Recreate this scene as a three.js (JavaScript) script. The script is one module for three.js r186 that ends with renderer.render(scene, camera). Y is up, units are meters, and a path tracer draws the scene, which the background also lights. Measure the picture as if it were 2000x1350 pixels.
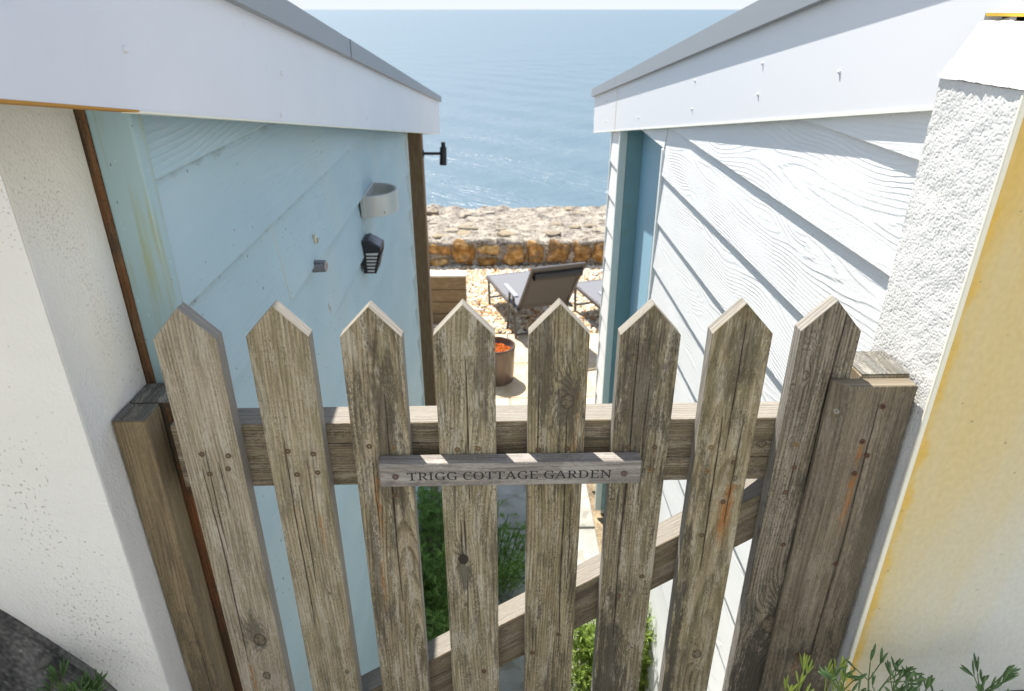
import * as THREE from 'three';
import { RoundedBoxGeometry } from 'three/addons/geometries/RoundedBoxGeometry.js';
import { mergeGeometries, mergeVertices, toCreasedNormals } from 'three/addons/utils/BufferGeometryUtils.js';
import { FontLoader } from 'three/addons/loaders/FontLoader.js';

// ---------------------------------------------------------------- camera, sky, sun, exposure
// x to the right, y up, the alley runs towards -z; s below is the distance along the alley (z = -s).
// Heights are written relative to the camera's height; H lifts them into the world.
const H = 1.5, D = Math.PI / 180;
const scene = new THREE.Scene();
const camera = new THREE.PerspectiveCamera(53.47, 1024 / 691, 0.05, 40000);
camera.position.set(0, H, 0);
camera.rotation.order = 'YXZ';
camera.rotation.set(-26.12 * D, -1.34 * D, 0);
camera.focus = 0.95;
camera.userData.fStop = 9;

const SUN_EL = 61 * D, SUN_AZ = 29.5 * D;            // sun over the sea, to the left
const sunDir = new THREE.Vector3(-Math.sin(SUN_AZ) * Math.cos(SUN_EL), Math.sin(SUN_EL), -Math.cos(SUN_AZ) * Math.cos(SUN_EL));
{
  const w = 512, h = 256, a = new Float32Array(w * h * 4), d = new THREE.Vector3();
  for (let j = 0; j < h; j++) for (let i = 0; i < w; i++) {
    const el = ((j + 0.5) / h - 0.5) * Math.PI, az = ((i + 0.5) / w - 0.5) * 2 * Math.PI;
    d.set(Math.cos(el) * Math.cos(az), Math.sin(el), Math.cos(el) * Math.sin(az));
    const t = Math.pow(Math.max(0, Math.sin(el)), 0.55), c = Math.max(0, d.dot(sunDir));
    const glow = 0.10 * Math.pow(c, 6) + 0.35 * Math.pow(c, 60);
    const k = (j * w + i) * 4;
    a[k] = 0.405 * (1 - t) + 0.20 * t + glow;
    a[k + 1] = 0.425 * (1 - t) + 0.285 * t + glow * 0.97;
    a[k + 2] = 0.44 * (1 - t) + 0.45 * t + glow * 0.9;
    a[k + 3] = 1;
  }
  const sky = new THREE.DataTexture(a, w, h, THREE.RGBAFormat, THREE.FloatType);
  sky.mapping = THREE.EquirectangularReflectionMapping;
  sky.magFilter = THREE.LinearFilter; sky.needsUpdate = true;
  scene.background = sky; scene.environment = sky;
}
const sun = new THREE.DirectionalLight(new THREE.Color(1, 0.955, 0.88), 4.7);
sun.position.copy(sunDir).multiplyScalar(40); sun.castShadow = true;
sun.shadow.mapSize.set(4096, 4096); sun.shadow.camera.left = sun.shadow.camera.bottom = -12; sun.shadow.camera.right = sun.shadow.camera.top = 12; sun.shadow.camera.far = 120;
scene.add(sun, sun.target);
const renderer = new THREE.WebGLRenderer();
renderer.toneMapping = THREE.LinearToneMapping;
renderer.toneMappingExposure = 2.3;
renderer.shadowMap.enabled = true;

// ---------------------------------------------------------------- helpers
function rng(seed) { let a = seed >>> 0; return () => { a = (a + 0x6D2B79F5) | 0; let t = Math.imul(a ^ (a >>> 15), 1 | a); t = (t + Math.imul(t ^ (t >>> 7), 61 | t)) ^ t; return ((t ^ (t >>> 14)) >>> 0) / 4294967296; }; }
const clamp = (x, a = 0, b = 1) => x < a ? a : x > b ? b : x, mix = (a, b, t) => a + (b - a) * t;
const sm = (a, b, x) => { const t = clamp((x - a) / (b - a)); return t * t * (3 - 2 * t); };
function noise2(seed) {
  const r = rng(seed), p = new Uint8Array(512), gx = new Float32Array(256), gy = new Float32Array(256);
  for (let i = 0; i < 256; i++) { p[i] = i; const a = r() * 6.2832; gx[i] = Math.cos(a) * 1.5; gy[i] = Math.sin(a) * 1.5; }
  for (let i = 255; i > 0; i--) { const j = (r() * (i + 1)) | 0, t = p[i]; p[i] = p[j]; p[j] = t; }
  for (let i = 0; i < 256; i++) p[i + 256] = p[i];
  return (x, y) => {
    const xi = Math.floor(x), yi = Math.floor(y), fx = x - xi, fy = y - yi, X = xi & 255, Y = yi & 255;
    const u = fx * fx * fx * (fx * (fx * 6 - 15) + 10), v = fy * fy * fy * (fy * (fy * 6 - 15) + 10);
    const a = p[p[X] + Y], b = p[p[X + 1] + Y], c = p[p[X] + ((Y + 1) & 255)], d = p[p[X + 1] + ((Y + 1) & 255)];
    const n0 = gx[a] * fx + gy[a] * fy, n1 = gx[b] * (fx - 1) + gy[b] * fy, n2 = gx[c] * fx + gy[c] * (fy - 1), n3 = gx[d] * (fx - 1) + gy[d] * (fy - 1);
    return mix(mix(n0, n1, u), mix(n2, n3, u), v);
  };
}
const NA = noise2(11), NB = noise2(23), NC = noise2(37);
const fbm = (n, x, y, o = 4) => { let s = 0, a = 0.5; for (let i = 0; i < o; i++) { s += a * n(x, y); x = x * 2.03 + 17.1; y = y * 2.03 + 5.7; a *= 0.5; } return s; };
function tex(w, h, fn, srgb) {                     // fn(i, j, out) -> colour 0..255
  const a = new Uint8Array(w * h * 4), o = [0, 0, 0];
  for (let j = 0; j < h; j++) for (let i = 0; i < w; i++) { fn(i, j, o); const k = (j * w + i) * 4; a[k] = clamp(o[0], 0, 255); a[k + 1] = clamp(o[1], 0, 255); a[k + 2] = clamp(o[2], 0, 255); a[k + 3] = 255; }
  const t = new THREE.DataTexture(a, w, h); t.magFilter = THREE.LinearFilter; t.minFilter = THREE.LinearMipmapLinearFilter; t.generateMipmaps = true;
  t.wrapS = t.wrapT = THREE.RepeatWrapping; if (srgb) t.colorSpace = THREE.SRGBColorSpace; t.needsUpdate = true; return t;
}
const mat = (color, rough = 0.8, extra = {}) => new THREE.MeshStandardMaterial({ color, roughness: rough, ...extra });
const srgb = (r, g, b) => new THREE.Color().setRGB(r / 255, g / 255, b / 255, THREE.SRGBColorSpace);

const used = new Map();
function numbered(n) { const c = used.get(n) || 0; used.set(n, c + 1); return c ? `${n}_${String(c).padStart(3, '0')}` : n; }
function thing(name, label, category, [x, y, s], group) {
  const o = new THREE.Group(); o.name = numbered(name); o.position.set(x, y + H, -s); o.userData = { label, category }; if (group) o.userData.group = group;
  scene.add(o); o.updateMatrixWorld(); return o;
}
function structure(name) { const o = new THREE.Group(); o.name = numbered(name); o.userData = { kind: 'structure' }; scene.add(o); return o; }
const base = new THREE.Vector3();
// geometry is made in (x, height relative to the camera, -s); part() moves it into its parent's own axes
function part(name, geo, material, parent, label) {
  const m = new THREE.Mesh(geo, material); m.name = name; m.castShadow = m.receiveShadow = true;
  if (parent !== scene) { parent.getWorldPosition(base); geo.translate(-base.x, H - base.y, -base.z); } else geo.translate(0, H, 0);
  if (label) m.userData.label = label; parent.add(m); m.updateMatrixWorld(); return m;
}
function shared(name, geo, material, parent, pos, rot) {   // an already local geometry used many times
  const m = new THREE.Mesh(geo, material); m.name = name; m.castShadow = m.receiveShadow = true;
  parent.getWorldPosition(base); m.position.set(pos[0] - base.x, pos[1] + H - base.y, pos[2] - base.z); if (rot) m.rotation.set(...rot);
  parent.add(m); m.updateMatrixWorld(); return m;
}
// uv in metres by the way a face points; turn swaps the grain direction
function uvBox(g, { turn = false, k = 1, off = [0, 0] } = {}) {
  g.computeBoundingBox(); const p = g.attributes.position, n = g.attributes.normal, uv = new Float32Array(p.count * 2);
  for (let i = 0; i < p.count; i++) {
    const ax = Math.abs(n.getX(i)), ay = Math.abs(n.getY(i)), az = Math.abs(n.getZ(i)), x = p.getX(i), y = p.getY(i), z = p.getZ(i);
    let u, v; if (ax >= ay && ax >= az) { u = z; v = y; } else if (ay >= az) { u = x; v = z; } else { u = x; v = y; }
    uv[2 * i] = (turn ? v : u) * k + off[0]; uv[2 * i + 1] = (turn ? u : v) * k + off[1];
  }
  g.setAttribute('uv', new THREE.BufferAttribute(uv, 2)); return g;
}
function box(x0, x1, y0, y1, s0, s1, r = 0.002, opt = {}) {
  const w = x1 - x0, h = y1 - y0, d = s1 - s0, g = r > 0 ? new RoundedBoxGeometry(w, h, d, 2, Math.min(r, w / 2.1, h / 2.1, d / 2.1)) : new THREE.BoxGeometry(w, h, d);
  g.translate((x0 + x1) / 2, (y0 + y1) / 2, -(s0 + s1) / 2); return uvBox(g, opt);
}
// polygon in (s, y), extruded across x; built by hand so that uv is (s, y) in metres
function prismX(pts, x0, x1, k = 1) {
  const pos = [], uv = [], P = pts.map(([s, y]) => new THREE.Vector2(s, y)), tri = THREE.ShapeUtils.triangulateShape(P, []);
  for (const [x, flip] of [[x0, 0], [x1, 1]]) for (const t of tri) for (const i of flip ? t : [t[0], t[2], t[1]]) { pos.push(x, P[i].y, -P[i].x); uv.push(P[i].x * k, P[i].y * k); }
  for (let i = 0; i < P.length; i++) { const a = P[i], b = P[(i + 1) % P.length], l = a.distanceTo(b); for (const [q, x, v] of [[a, x0, 0], [b, x0, l], [b, x1, l], [a, x0, 0], [b, x1, l], [a, x1, 0]]) { pos.push(x, q.y, -q.x); uv.push((q.x + q.y) * k, x * k); } }
  const g = new THREE.BufferGeometry(); g.setAttribute('position', new THREE.Float32BufferAttribute(pos, 3)); g.setAttribute('uv', new THREE.Float32BufferAttribute(uv, 2)); g.computeVertexNormals(); return g;
}
function tube(points, r, seg = 12, rad = 6, closed = false) {
  return new THREE.TubeGeometry(new THREE.CatmullRomCurve3(points.map((p) => new THREE.Vector3(...p)), closed, 'catmullrom', 0.2), seg, r, rad, closed);
}
function bar(a, b, w, h, r = 0.003) {               // straight square bar between two points
  const A = new THREE.Vector3(...a), B = new THREE.Vector3(...b), L = A.distanceTo(B), g = new RoundedBoxGeometry(w, h, L, 2, r);
  const m = new THREE.Matrix4().lookAt(A, B, Math.abs(B.y - A.y) > 0.9 * L ? new THREE.Vector3(0, 0, 1) : new THREE.Vector3(0, 1, 0)); m.setPosition(A.clone().add(B).multiplyScalar(0.5)); g.applyMatrix4(m); return g;
}

// ---------------------------------------------------------------- textures
// weathered softwood: w across, l along the grain, in millimetres
function woodTex(o) {
  const { w, l, seed = 1, ring = 4.2, px = 0.6, light = [176, 164, 139], dark = [104, 91, 68], late = 0.5, knots = [], cracks = [], bleach = 0.5, algae = 0.4, mould = 0.4, rust = [], pith = [1.35, 14], arch = 20, pale = [206, 199, 184], green = [116, 107, 74], black = [66, 60, 50], grey = [192, 184, 172], face = o.w, patch = [], gain = 0.86 } = o;
  const W = Math.round(w / px), L = Math.min(2048, Math.round(l / px)), hgt = new Uint8Array(W * L * 4), n = noise2(seed * 7 + 1), m = noise2(seed * 13 + 5);
  const map = tex(W, L, (i, j, out) => {
    const x = (i + 0.5) * w / W, y = (j + 0.5) * l / L;
    let g0 = 0, kn = 0, kr = 0, kc = 0, kR = 1, kX = 0, kY = 0;
    for (const [kx, ky, r, open] of knots) {
      const dx = x - kx, dy = (y - ky) * (0.75), d = Math.hypot(dx, dy) + n(x / 5, y / 5) * r * 0.12;
      g0 += r * 2.2 * Math.exp(-(dx * dx / (r * r * 3) + (dy * dy) / (r * r * 7)));
      if (d < r) { kn = Math.max(kn, sm(r, r * 0.86, d)); kr = d; kc = open ? 1 : 0; kR = r; kX = kx; kY = ky; }
    }
    const wob = n(x / 42, y / 430) * 6 + n(x / 10 + 9, y / 150) * 1.1;
    const pxx = pith[0] * w + m(0.3, y / 420) * 8, dep = pith[1] + arch * (y / l - 0.5) + m(7.7, y / 260) * 7;
    const r = (Math.hypot(x - pxx + wob, dep) + g0) / ring, t = r - Math.floor(r);
    const lw = sm(0.4, 0.86, t) * (1 - sm(0.9, 1, t));
    const f1 = n(x / 0.8 + 31, y / 46), f2 = m(x / 2.3, y / 150), f3 = m(x / 0.5 + 77, y / 9), f4 = n(x / 5 + 60, y / 260);
    let tone = 0.66 + 0.16 * n(x / 15 + 5, y / 130) + 0.16 * f1 + 0.20 * f2 + 0.10 * f3 + 0.16 * f4 - late * lw * (0.7 + 0.6 * m(x / 12, y / 120));
    const side = x > face ? sm(face, face + 1.5, x) : 0;
    let R = mix(dark[0], light[0], tone), G = mix(dark[1], light[1], tone), B = mix(dark[2], light[2], tone);
    const put = (c, a) => { R = mix(R, c[0], a); G = mix(G, c[1], a); B = mix(B, c[2], a); };
    const edge = Math.max(sm(7, 0, x), sm(face - 7, face, x));
    put(green, 1.1 * algae * sm(0.0, 0.75, m(x / 16 + 50, y / 160) + 0.5 * n(x / 3, y / 30) + 0.25 * edge + 0.14));
    put(pale, 1.15 * bleach * sm(0.0, 0.55, n(x / 11 + 80, y / 75) * 0.8 + 0.55 * m(x / 1.8, y / 12)));
    put(pale, bleach * sm(0.42, 0.66, n(x / 1.5 + 12, y / 4) + 0.5 * m(x / 14, y / 50)));
    put(black, mould * 0.95 * sm(0.12, 0.75, n(x / 4 + 120, y / 50) * 0.7 + m(x / 20 + 12, y / 130) * 0.7 + 0.35 * n(x / 1.1, y / 8)));
    put(black, mould * sm(0.43, 0.66, n(x / 1.2 + 40, y / 5) + 0.55 * m(x / 12 + 3, y / 60)));
    if (side) { const q = 0.55 + 0.25 * f1 + 0.2 * f3 + 0.15 * f2 - 0.25 * lw; put([mix(grey[0] * 0.62, grey[0], q), mix(grey[1] * 0.62, grey[1], q), mix(grey[2] * 0.62, grey[2], q)], side * 0.85); }
    for (const [rx, ry, rl, rw, ra] of rust) { const d = ry - y; if (d > -3 && d < rl) put([168, 96, 34], ra * sm(rw, rw * 0.2, Math.abs(x - rx + n(y / 14, rx) * 3) + n(x / 2, y / 5) * 1.5) * sm(-3, 2, d) * (0.55 + 0.6 * n(x / 3, y / 16)) * sm(rl, rl * 0.4, d)); }
    for (const [qx, qy, ax, ay, qa] of patch) { const d = Math.hypot((x - qx) / ax, (y - qy) / ay) + 0.5 * m(x / 9 + 7, y / 40) + 0.45 * n(x / 2, y / 9) + 0.25 * f1; put(black, qa * sm(1.15, 0.45, d)); }
    R *= gain; G *= gain; B *= gain;
    let hh = 0.62 + 0.16 * lw + 0.14 * f1 + 0.08 * f3 + 0.05 * f2;
    if (kn > 0) { const q = 0.5 + 0.5 * Math.sin(kr * 2.4); const rim = sm(0.55, 0.95, kr / (kR || 1)), star = sm(0.75, 0.95, Math.cos(Math.atan2(y - kY, x - kX) * 3 + n(kr / 3, kX) * 2)) * sm(0, 0.5, kr / kR); const c = kc ? [46, 38, 29] : [mix(mix(92, 122, q), 52, Math.max(rim, star)), mix(mix(82, 110, q), 45, Math.max(rim, star)), mix(mix(66, 90, q), 35, Math.max(rim, star))]; put(c, kn * (kc ? 0.95 : 0.75)); hh -= kn * (kc ? 0.55 : 0.05 * q); }
    for (const [cx, y0, y1, cw] of cracks) if (y > y0 && y < y1) {
      const e = Math.abs(x - cx - n(cx, y / 240) * 3 - n(cx + 5, y / 30) * 0.5), ww = cw * Math.pow(Math.sin(Math.PI * (y - y0) / (y1 - y0)), 0.45), c = clamp(sm(ww * 1.25, ww * 0.4, e) * (0.9 + 0.5 * m(cx + 40, y / 26)));
      if (c > 0) { put([38, 32, 24], c * 0.92); hh -= c * 0.6; }
      else put(dark, 0.25 * sm(ww * 3.2, ww, e));
    }
    out[0] = R; out[1] = G; out[2] = B;
    const k = (j * W + i) * 4; hgt[k] = hgt[k + 1] = hgt[k + 2] = clamp(hh * 255, 0, 255); hgt[k + 3] = 255;
  }, true);
  const bump = new THREE.DataTexture(hgt, W, L); bump.magFilter = THREE.LinearFilter; bump.wrapS = bump.wrapT = THREE.RepeatWrapping; bump.needsUpdate = true;
  return { map, bump, w: w / 1000, l: l / 1000 };
}
const woodMat = (t, bumpScale = 0.0016, rough = 0.86) => mat(0xffffff, rough, { map: t.map, bumpMap: t.bump, bumpScale });
// uv for a stick: front across = 0..w, sides use the strip beyond it; grain along `axis`
function uvStick(g, t, w, axis = 'y', start = 0) {
  g.computeBoundingBox(); const b = g.boundingBox, p = g.attributes.position, n = g.attributes.normal, uv = new Float32Array(p.count * 2);
  for (let i = 0; i < p.count; i++) {
    const x = p.getX(i), y = p.getY(i), z = p.getZ(i), nz = Math.abs(n.getZ(i));
    const along = axis === 'y' ? y - b.min.y : x - b.min.x, across = axis === 'y' ? x - b.min.x : y - b.min.y, depth = b.max.z - z;
    uv[2 * i] = (nz > 0.6 ? across : w + depth) / t.w; uv[2 * i + 1] = (along + start) / t.l;
  }
  g.setAttribute('uv', new THREE.BufferAttribute(uv, 2)); return g;
}
// embossed cedar grain of fibre-cement planks: four planks of 0.2 m, 2.8 m long
function plankBump(seed, ring, W = 2048, Hh = 680) {
  const n = noise2(seed), m = noise2(seed + 3), r = rng(seed), rows = [0, 1, 2, 3].map(() => ({ p: 60 + 80 * r(), d: 10 + 20 * r(), a: r() * 50, kn: Array.from({ length: 2 }, () => [r() * 2800, 30 + r() * 140, 8 + r() * 9]) }));
  return tex(W, Hh, (i, j, o) => {
    const row = rows[Math.min(3, Math.floor(j / (Hh / 4)))], y = (j % (Hh / 4)) / (Hh / 4) * 200, x = (i + 0.5) / W * 2800;
    const ex = Math.min(x, 2800 - x), sx = Math.sin(x / 2800 * Math.PI * 2) * 400, cx = Math.cos(x / 2800 * Math.PI * 2) * 400;
    let g = Math.hypot(y - row.p + m(sx / 420 + row.a, cx / 420) * 34 + n(sx / 120 + row.a, cx / 120 + y / 60) * 5, row.d + m(sx / 520, cx / 520 + row.a) * 34);
    for (const [kx, ky, kr] of row.kn) { const dx = (x - kx) * 0.22, dy = y - ky; g += kr * 2.4 * Math.exp(-(dx * dx + dy * dy) / (kr * kr * 4)); }
    const t = g / ring + 0.15 * n(x / 60, y / 6), f = t - Math.floor(t), wv = sm(0, 0.25, f) * (1 - sm(0.72, 1, f));
    const h = 128 + 90 * (wv - 0.5) * (0.65 + 0.9 * n(x / 300, y / 60 + row.a)) + 16 * n(x / 14, y / 2.2) + 10 * n(x / 4, y / 3 + 60);
    o[0] = o[1] = o[2] = h;
  });
}
const grainWhite = plankBump(5, 7.5), grainBlue = plankBump(9, 8);
// ground, render and paint surfaces (uv in metres; one repeat = size)
function surface(size, px, colour, height) {
  const W = px; const map = tex(W, W, (i, j, o) => colour(i / W * size, j / W * size, o), true), bump = height && tex(W, W, (i, j, o) => { o[0] = o[1] = o[2] = 255 * clamp(height(i / W * size, j / W * size)); });
  for (const t of [map, bump]) if (t) t.repeat.set(1 / size, 1 / size);
  return { map, bump };
}

// ================================================================ THE SETTING
const G = -2.85;                                     // garden level below the camera
// ---- sea
{
  const n1 = noise2(71), n2 = noise2(72), pos = [], idx = [], nx = 260, rows = [];
  for (let s = 25; s < 700; s *= 1.011) rows.push(s); for (let s = 700; s < 34000; s *= 1.12) rows.push(s); rows.push(34000);
  const SEA = -14;
  rows.forEach((s, j) => {
    const half = s * 0.9 + 15, gap = (rows[Math.min(j + 1, rows.length - 1)] - s) || 1000;
    for (let i = 0; i <= nx; i++) {
      const x = (i / nx * 2 - 1) * half; let y = 0;
      for (const [lx, ly, a, ca, sa] of [[46, 21, 0.16, 0.9, 0.43], [15, 7, 0.10, 0.98, -0.2], [6, 2.9, 0.062, 0.82, 0.57], [2.6, 1.5, 0.034, 0.95, 0.3]]) { const u = x * ca + s * sa, v = s * ca - x * sa, k = sm(ly * 0.9, ly * 0.25, gap); if (k > 0) y += k * a * (n1(u / lx, v / ly) + 0.6 * n2(u / lx * 1.7 + 9, v / ly * 1.7)); }
      pos.push(x, SEA + y, -s);
    }
  });
  for (let j = 0; j < rows.length - 1; j++) for (let i = 0; i < nx; i++) { const a = j * (nx + 1) + i, b = a + nx + 1; idx.push(a, a + 1, b, b, a + 1, b + 1); }
  const g = new THREE.BufferGeometry(); g.setAttribute('position', new THREE.Float32BufferAttribute(pos, 3)); g.setIndex(idx);
  const uv = new Float32Array(pos.length / 3 * 2); for (let i = 0; i < uv.length / 2; i++) { uv[2 * i] = pos[3 * i] / 19 + 0.25 * pos[3 * i + 2] / 19; uv[2 * i + 1] = pos[3 * i + 2] / 13 - 0.2 * pos[3 * i] / 13; }
  g.setAttribute('uv', new THREE.BufferAttribute(uv, 2)); g.computeVertexNormals();
  const T = 512, tw = (n, x, y, p, q) => { const a = x * 6.2832, b = y * 6.2832; return n(Math.cos(a) * p + Math.cos(b) * q, Math.sin(a) * p + Math.sin(b) * q + 3); };
  const ripple = tex(T, T, (i, j, o) => { const x = i / T, y = j / T; o[0] = o[1] = o[2] = 128 + 90 * tw(n1, x, y, 2.2, 3.1) + 60 * tw(n2, x, y, 4.6, 6) + 45 * tw(n1, x, y, 11, 14) + 30 * tw(n2, x, y, 22, 27); });
  const sea = part('sea', g, mat(new THREE.Color(0.07, 0.118, 0.15), 0.36, { bumpMap: ripple, bumpScale: 0.10 }), scene); sea.userData.kind = 'structure';
}
// ---- garden ground: earth sheet, concrete path, paving slabs, gravel
const earth = surface(1.5, 512, (x, y, o) => { const t = fbm(NA, x * 9, y * 9, 5), p = fbm(NB, x * 60, y * 60, 2); o[0] = 128 + 60 * t + 40 * p; o[1] = 112 + 55 * t + 38 * p; o[2] = 88 + 45 * t + 34 * p; }, (x, y) => 0.5 + 0.5 * fbm(NC, x * 50, y * 50, 4));
const concrete = surface(1.2, 512, (x, y, o) => { const t = fbm(NB, x * 5, y * 5, 4), p = NC(x * 160, y * 160), q = sm(0.25, 0.5, NA(x * 14, y * 14)); o[0] = 152 + 34 * t + 12 * p - 14 * q; o[1] = 150 + 34 * t + 12 * p - 16 * q; o[2] = 143 + 34 * t + 12 * p - 20 * q; }, (x, y) => 0.5 + 0.3 * NC(x * 120, y * 120) + 0.3 * fbm(NA, x * 20, y * 20, 3));
const earthM = mat(0xffffff, 0.95, { map: earth.map, bumpMap: earth.bump, bumpScale: 0.008 }), concreteM = mat(0xffffff, 0.9, { map: concrete.map, bumpMap: concrete.bump, bumpScale: 0.003 });
{
  const g = part('garden_ground', box(-5, 6, G - 0.3, G - 0.012, 1.2, 10.2, 0), earthM, scene); g.userData.kind = 'structure';
  const path = structure('garden_path');
  for (const [s0, s1] of [[2.02, 2.86], [2.872, 3.26], [3.275, 4.22]]) part('concrete_slab', box(s0 > 3 ? -0.4 : -0.2, 0.585, G - 0.06, G + (s0 > 3 ? 0.002 : 0), s0, s1, 0.006), concreteM, path);
  const patio = structure('patio'), r = rng(4), tones = [[214, 190, 158], [206, 184, 154], [220, 198, 168], [210, 186, 150]].map((c) => { const f = surface(0.8, 256, (x, y, o) => { const t = fbm(NA, x * 7 + c[1], y * 7, 4), p = NB(x * 150, y * 150); for (let k = 0; k < 3; k++) o[k] = c[k] * 0.93 + 34 * t + 9 * p; }); return mat(0xffffff, 0.9, { map: f.map, bumpMap: concrete.bump, bumpScale: 0.002 }); });
  for (let i = -4; i < 5; i++) for (let j = 0; j < 3; j++) { const x = 0.10 + i * 0.608 + (j % 2) * 0.3, s = 4.235 + j * 0.608; part('paving_slab', box(x, x + 0.6, G - 0.04, G + 0.002 + r() * 0.004, s, s + 0.6, 0.006, { off: [r(), r()] }), tones[(r() * 4) | 0], patio); }
}
{ // gravel: rounded flint pebbles
  const r = rng(8), N = 26000, geo = mergeVertices(new THREE.IcosahedronGeometry(1, 1)); geo.deleteAttribute('uv'); { const p = geo.attributes.position; for (let i = 0; i < p.count; i++) { const k = 1 + 0.22 * NA(p.getX(i) * 1.7 + 4, p.getY(i) * 1.7 + p.getZ(i)); p.setXYZ(i, p.getX(i) * k, p.getY(i) * k, p.getZ(i) * k); } geo.computeVertexNormals(); }
  const im = new THREE.InstancedMesh(geo, mat(0xffffff, 0.75), N), m = new THREE.Matrix4(), q = new THREE.Quaternion(), e = new THREE.Euler(), c = new THREE.Color();
  const cols = [[236, 226, 206], [228, 206, 168], [214, 168, 112], [244, 238, 226], [196, 140, 84], [206, 198, 184], [232, 214, 182]];
  for (let i = 0; i < N; i++) {
    const s = 6.06 + Math.pow(r(), 0.9) * 2.2, x = -2.2 + r() * 5, a = 0.009 + 0.011 * r() * r() + 0.003;
    m.compose(new THREE.Vector3(x, G + H - 0.004 + r() * 0.016, -s), q.setFromEuler(e.set(r() * 0.7, r() * 6.3, r() * 0.7)), new THREE.Vector3(a * 1.25, a * 0.75, a)); im.setMatrixAt(i, m);
    const k = cols[(r() * cols.length) | 0], v = 0.80 + 0.2 * r(); im.setColorAt(i, c.setRGB(k[0] / 255 * v, k[1] / 255 * v, k[2] / 255 * v, THREE.SRGBColorSpace));
  }
  im.name = 'gravel'; im.castShadow = im.receiveShadow = true; im.userData = { kind: 'stuff', label: 'pale beige and orange pebble gravel in front of the stone wall', category: 'gravel' }; scene.add(im);
}
// ---- lane on the near side of the gate, with the bank that rises at the left
const rockT = surface(0.7, 512, (x, y, o) => { const t = fbm(NA, x * 16, y * 16, 5), p = NB(x * 230, y * 230), q = sm(0.6, 0.85, NC(x * 190, y * 190)); const v = 84 + 80 * t + 30 * p + 80 * q; o[0] = v; o[1] = v * 0.97; o[2] = v * 0.93; }, (x, y) => 0.45 + 0.6 * fbm(NC, x * 26, y * 26, 5));
{
  const g = new THREE.PlaneGeometry(9, 5.2, 180, 200); g.rotateX(-Math.PI / 2); g.translate(0, 0, 1.82);
  const p = g.attributes.position, uv = g.attributes.uv;
  for (let i = 0; i < p.count; i++) {
    const x = p.getX(i), s = -p.getZ(i), k = sm(-0.35, 0.5, s); let y = -1.45 + 0.10 * sm(-1.2, 0.6, s);
    const left = x > -0.44 ? -1.35 : x > -0.57 ? mix(-1.35, -0.905, (x + 0.44) / -0.13) : x > -0.70 ? mix(-0.905, -0.745, (x + 0.57) / -0.13) : mix(-0.745, -0.68, clamp((x + 0.70) / -0.2));
    const right = x < 0.40 ? -1.35 : x < 0.52 ? mix(-1.35, -0.99, (x - 0.40) / 0.12) : -0.99 + 0.03 * clamp((x - 0.52) / 0.3);
    y = mix(y, x < 0 ? left : right, k);
    y += 0.018 * fbm(NA, x * 9, s * 9, 4) + 0.010 * fbm(NB, x * 40, s * 40, 3);
    p.setY(i, y); uv.setXY(i, x, s);
  }
  g.computeVertexNormals(); part('lane', g, mat(0xffffff, 0.95, { map: rockT.map, bumpMap: rockT.bump, bumpScale: 0.008 }), scene).userData.kind = 'structure';
  const bounceSlab = part('bounce_paving', box(-4.4, 4.4, -1.6, -1.40, -4.3, -0.55, 0.01), concreteM, scene); bounceSlab.userData.kind = 'structure';  // unseen pale slab behind the camera, added to bounce sunlight onto the gate
  // loose stones in the bank
  const r = rng(31); for (const [x, s, a, c, lab] of [[-0.575, 0.665, 0.012, 200, 'pale grey stone lying in the dark bank beside the leafy sprig'], [-0.60, 0.655, 0.014, 150, 'largest mid-grey stone half sunk in the bank under the white pillar'], [-0.548, 0.66, 0.008, 110, 'smallest dark stone behind the leafy sprig on the bank'], [-0.64, 0.68, 0.012, 120, 'dark grey stone up the bank touching the white pillar']]) {
    const q = new THREE.IcosahedronGeometry(a, 2), pp = q.attributes.position; for (let i = 0; i < pp.count; i++) { const k = 1 + 0.35 * NA(pp.getX(i) / a * 1.3 + x * 40, pp.getY(i) / a * 1.3 + pp.getZ(i) / a); pp.setXYZ(i, pp.getX(i) * k, pp.getY(i) * k * 0.7, pp.getZ(i) * k); }
    const gg = mergeVertices(q); gg.computeVertexNormals(); gg.translate(x, (x > -0.57 ? mix(-1.35, -0.905, (x + 0.44) / -0.13) : mix(-0.905, -0.745, (x + 0.57) / -0.13)) + a * 0.2, -s);
    const m = part(numbered('bank_stone'), gg, mat(srgb(c, c * 0.97, c * 0.93), 0.95, { bumpMap: rockT.bump, bumpScale: 0.004 }), scene); m.userData = { label: lab, category: 'stone', group: 'stones in the bank' };
  }
  // concrete steps down behind the gate
  const st = structure('garden_steps'); for (let i = 0; i < 7; i++) part('step', box(-0.43, 0.585, -2.99, -1.40 - i * 0.21, 0.87 + i * 0.145, 0.87 + (i + 1) * 0.145 + 0.001, 0.006), concreteM, st);
}
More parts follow.
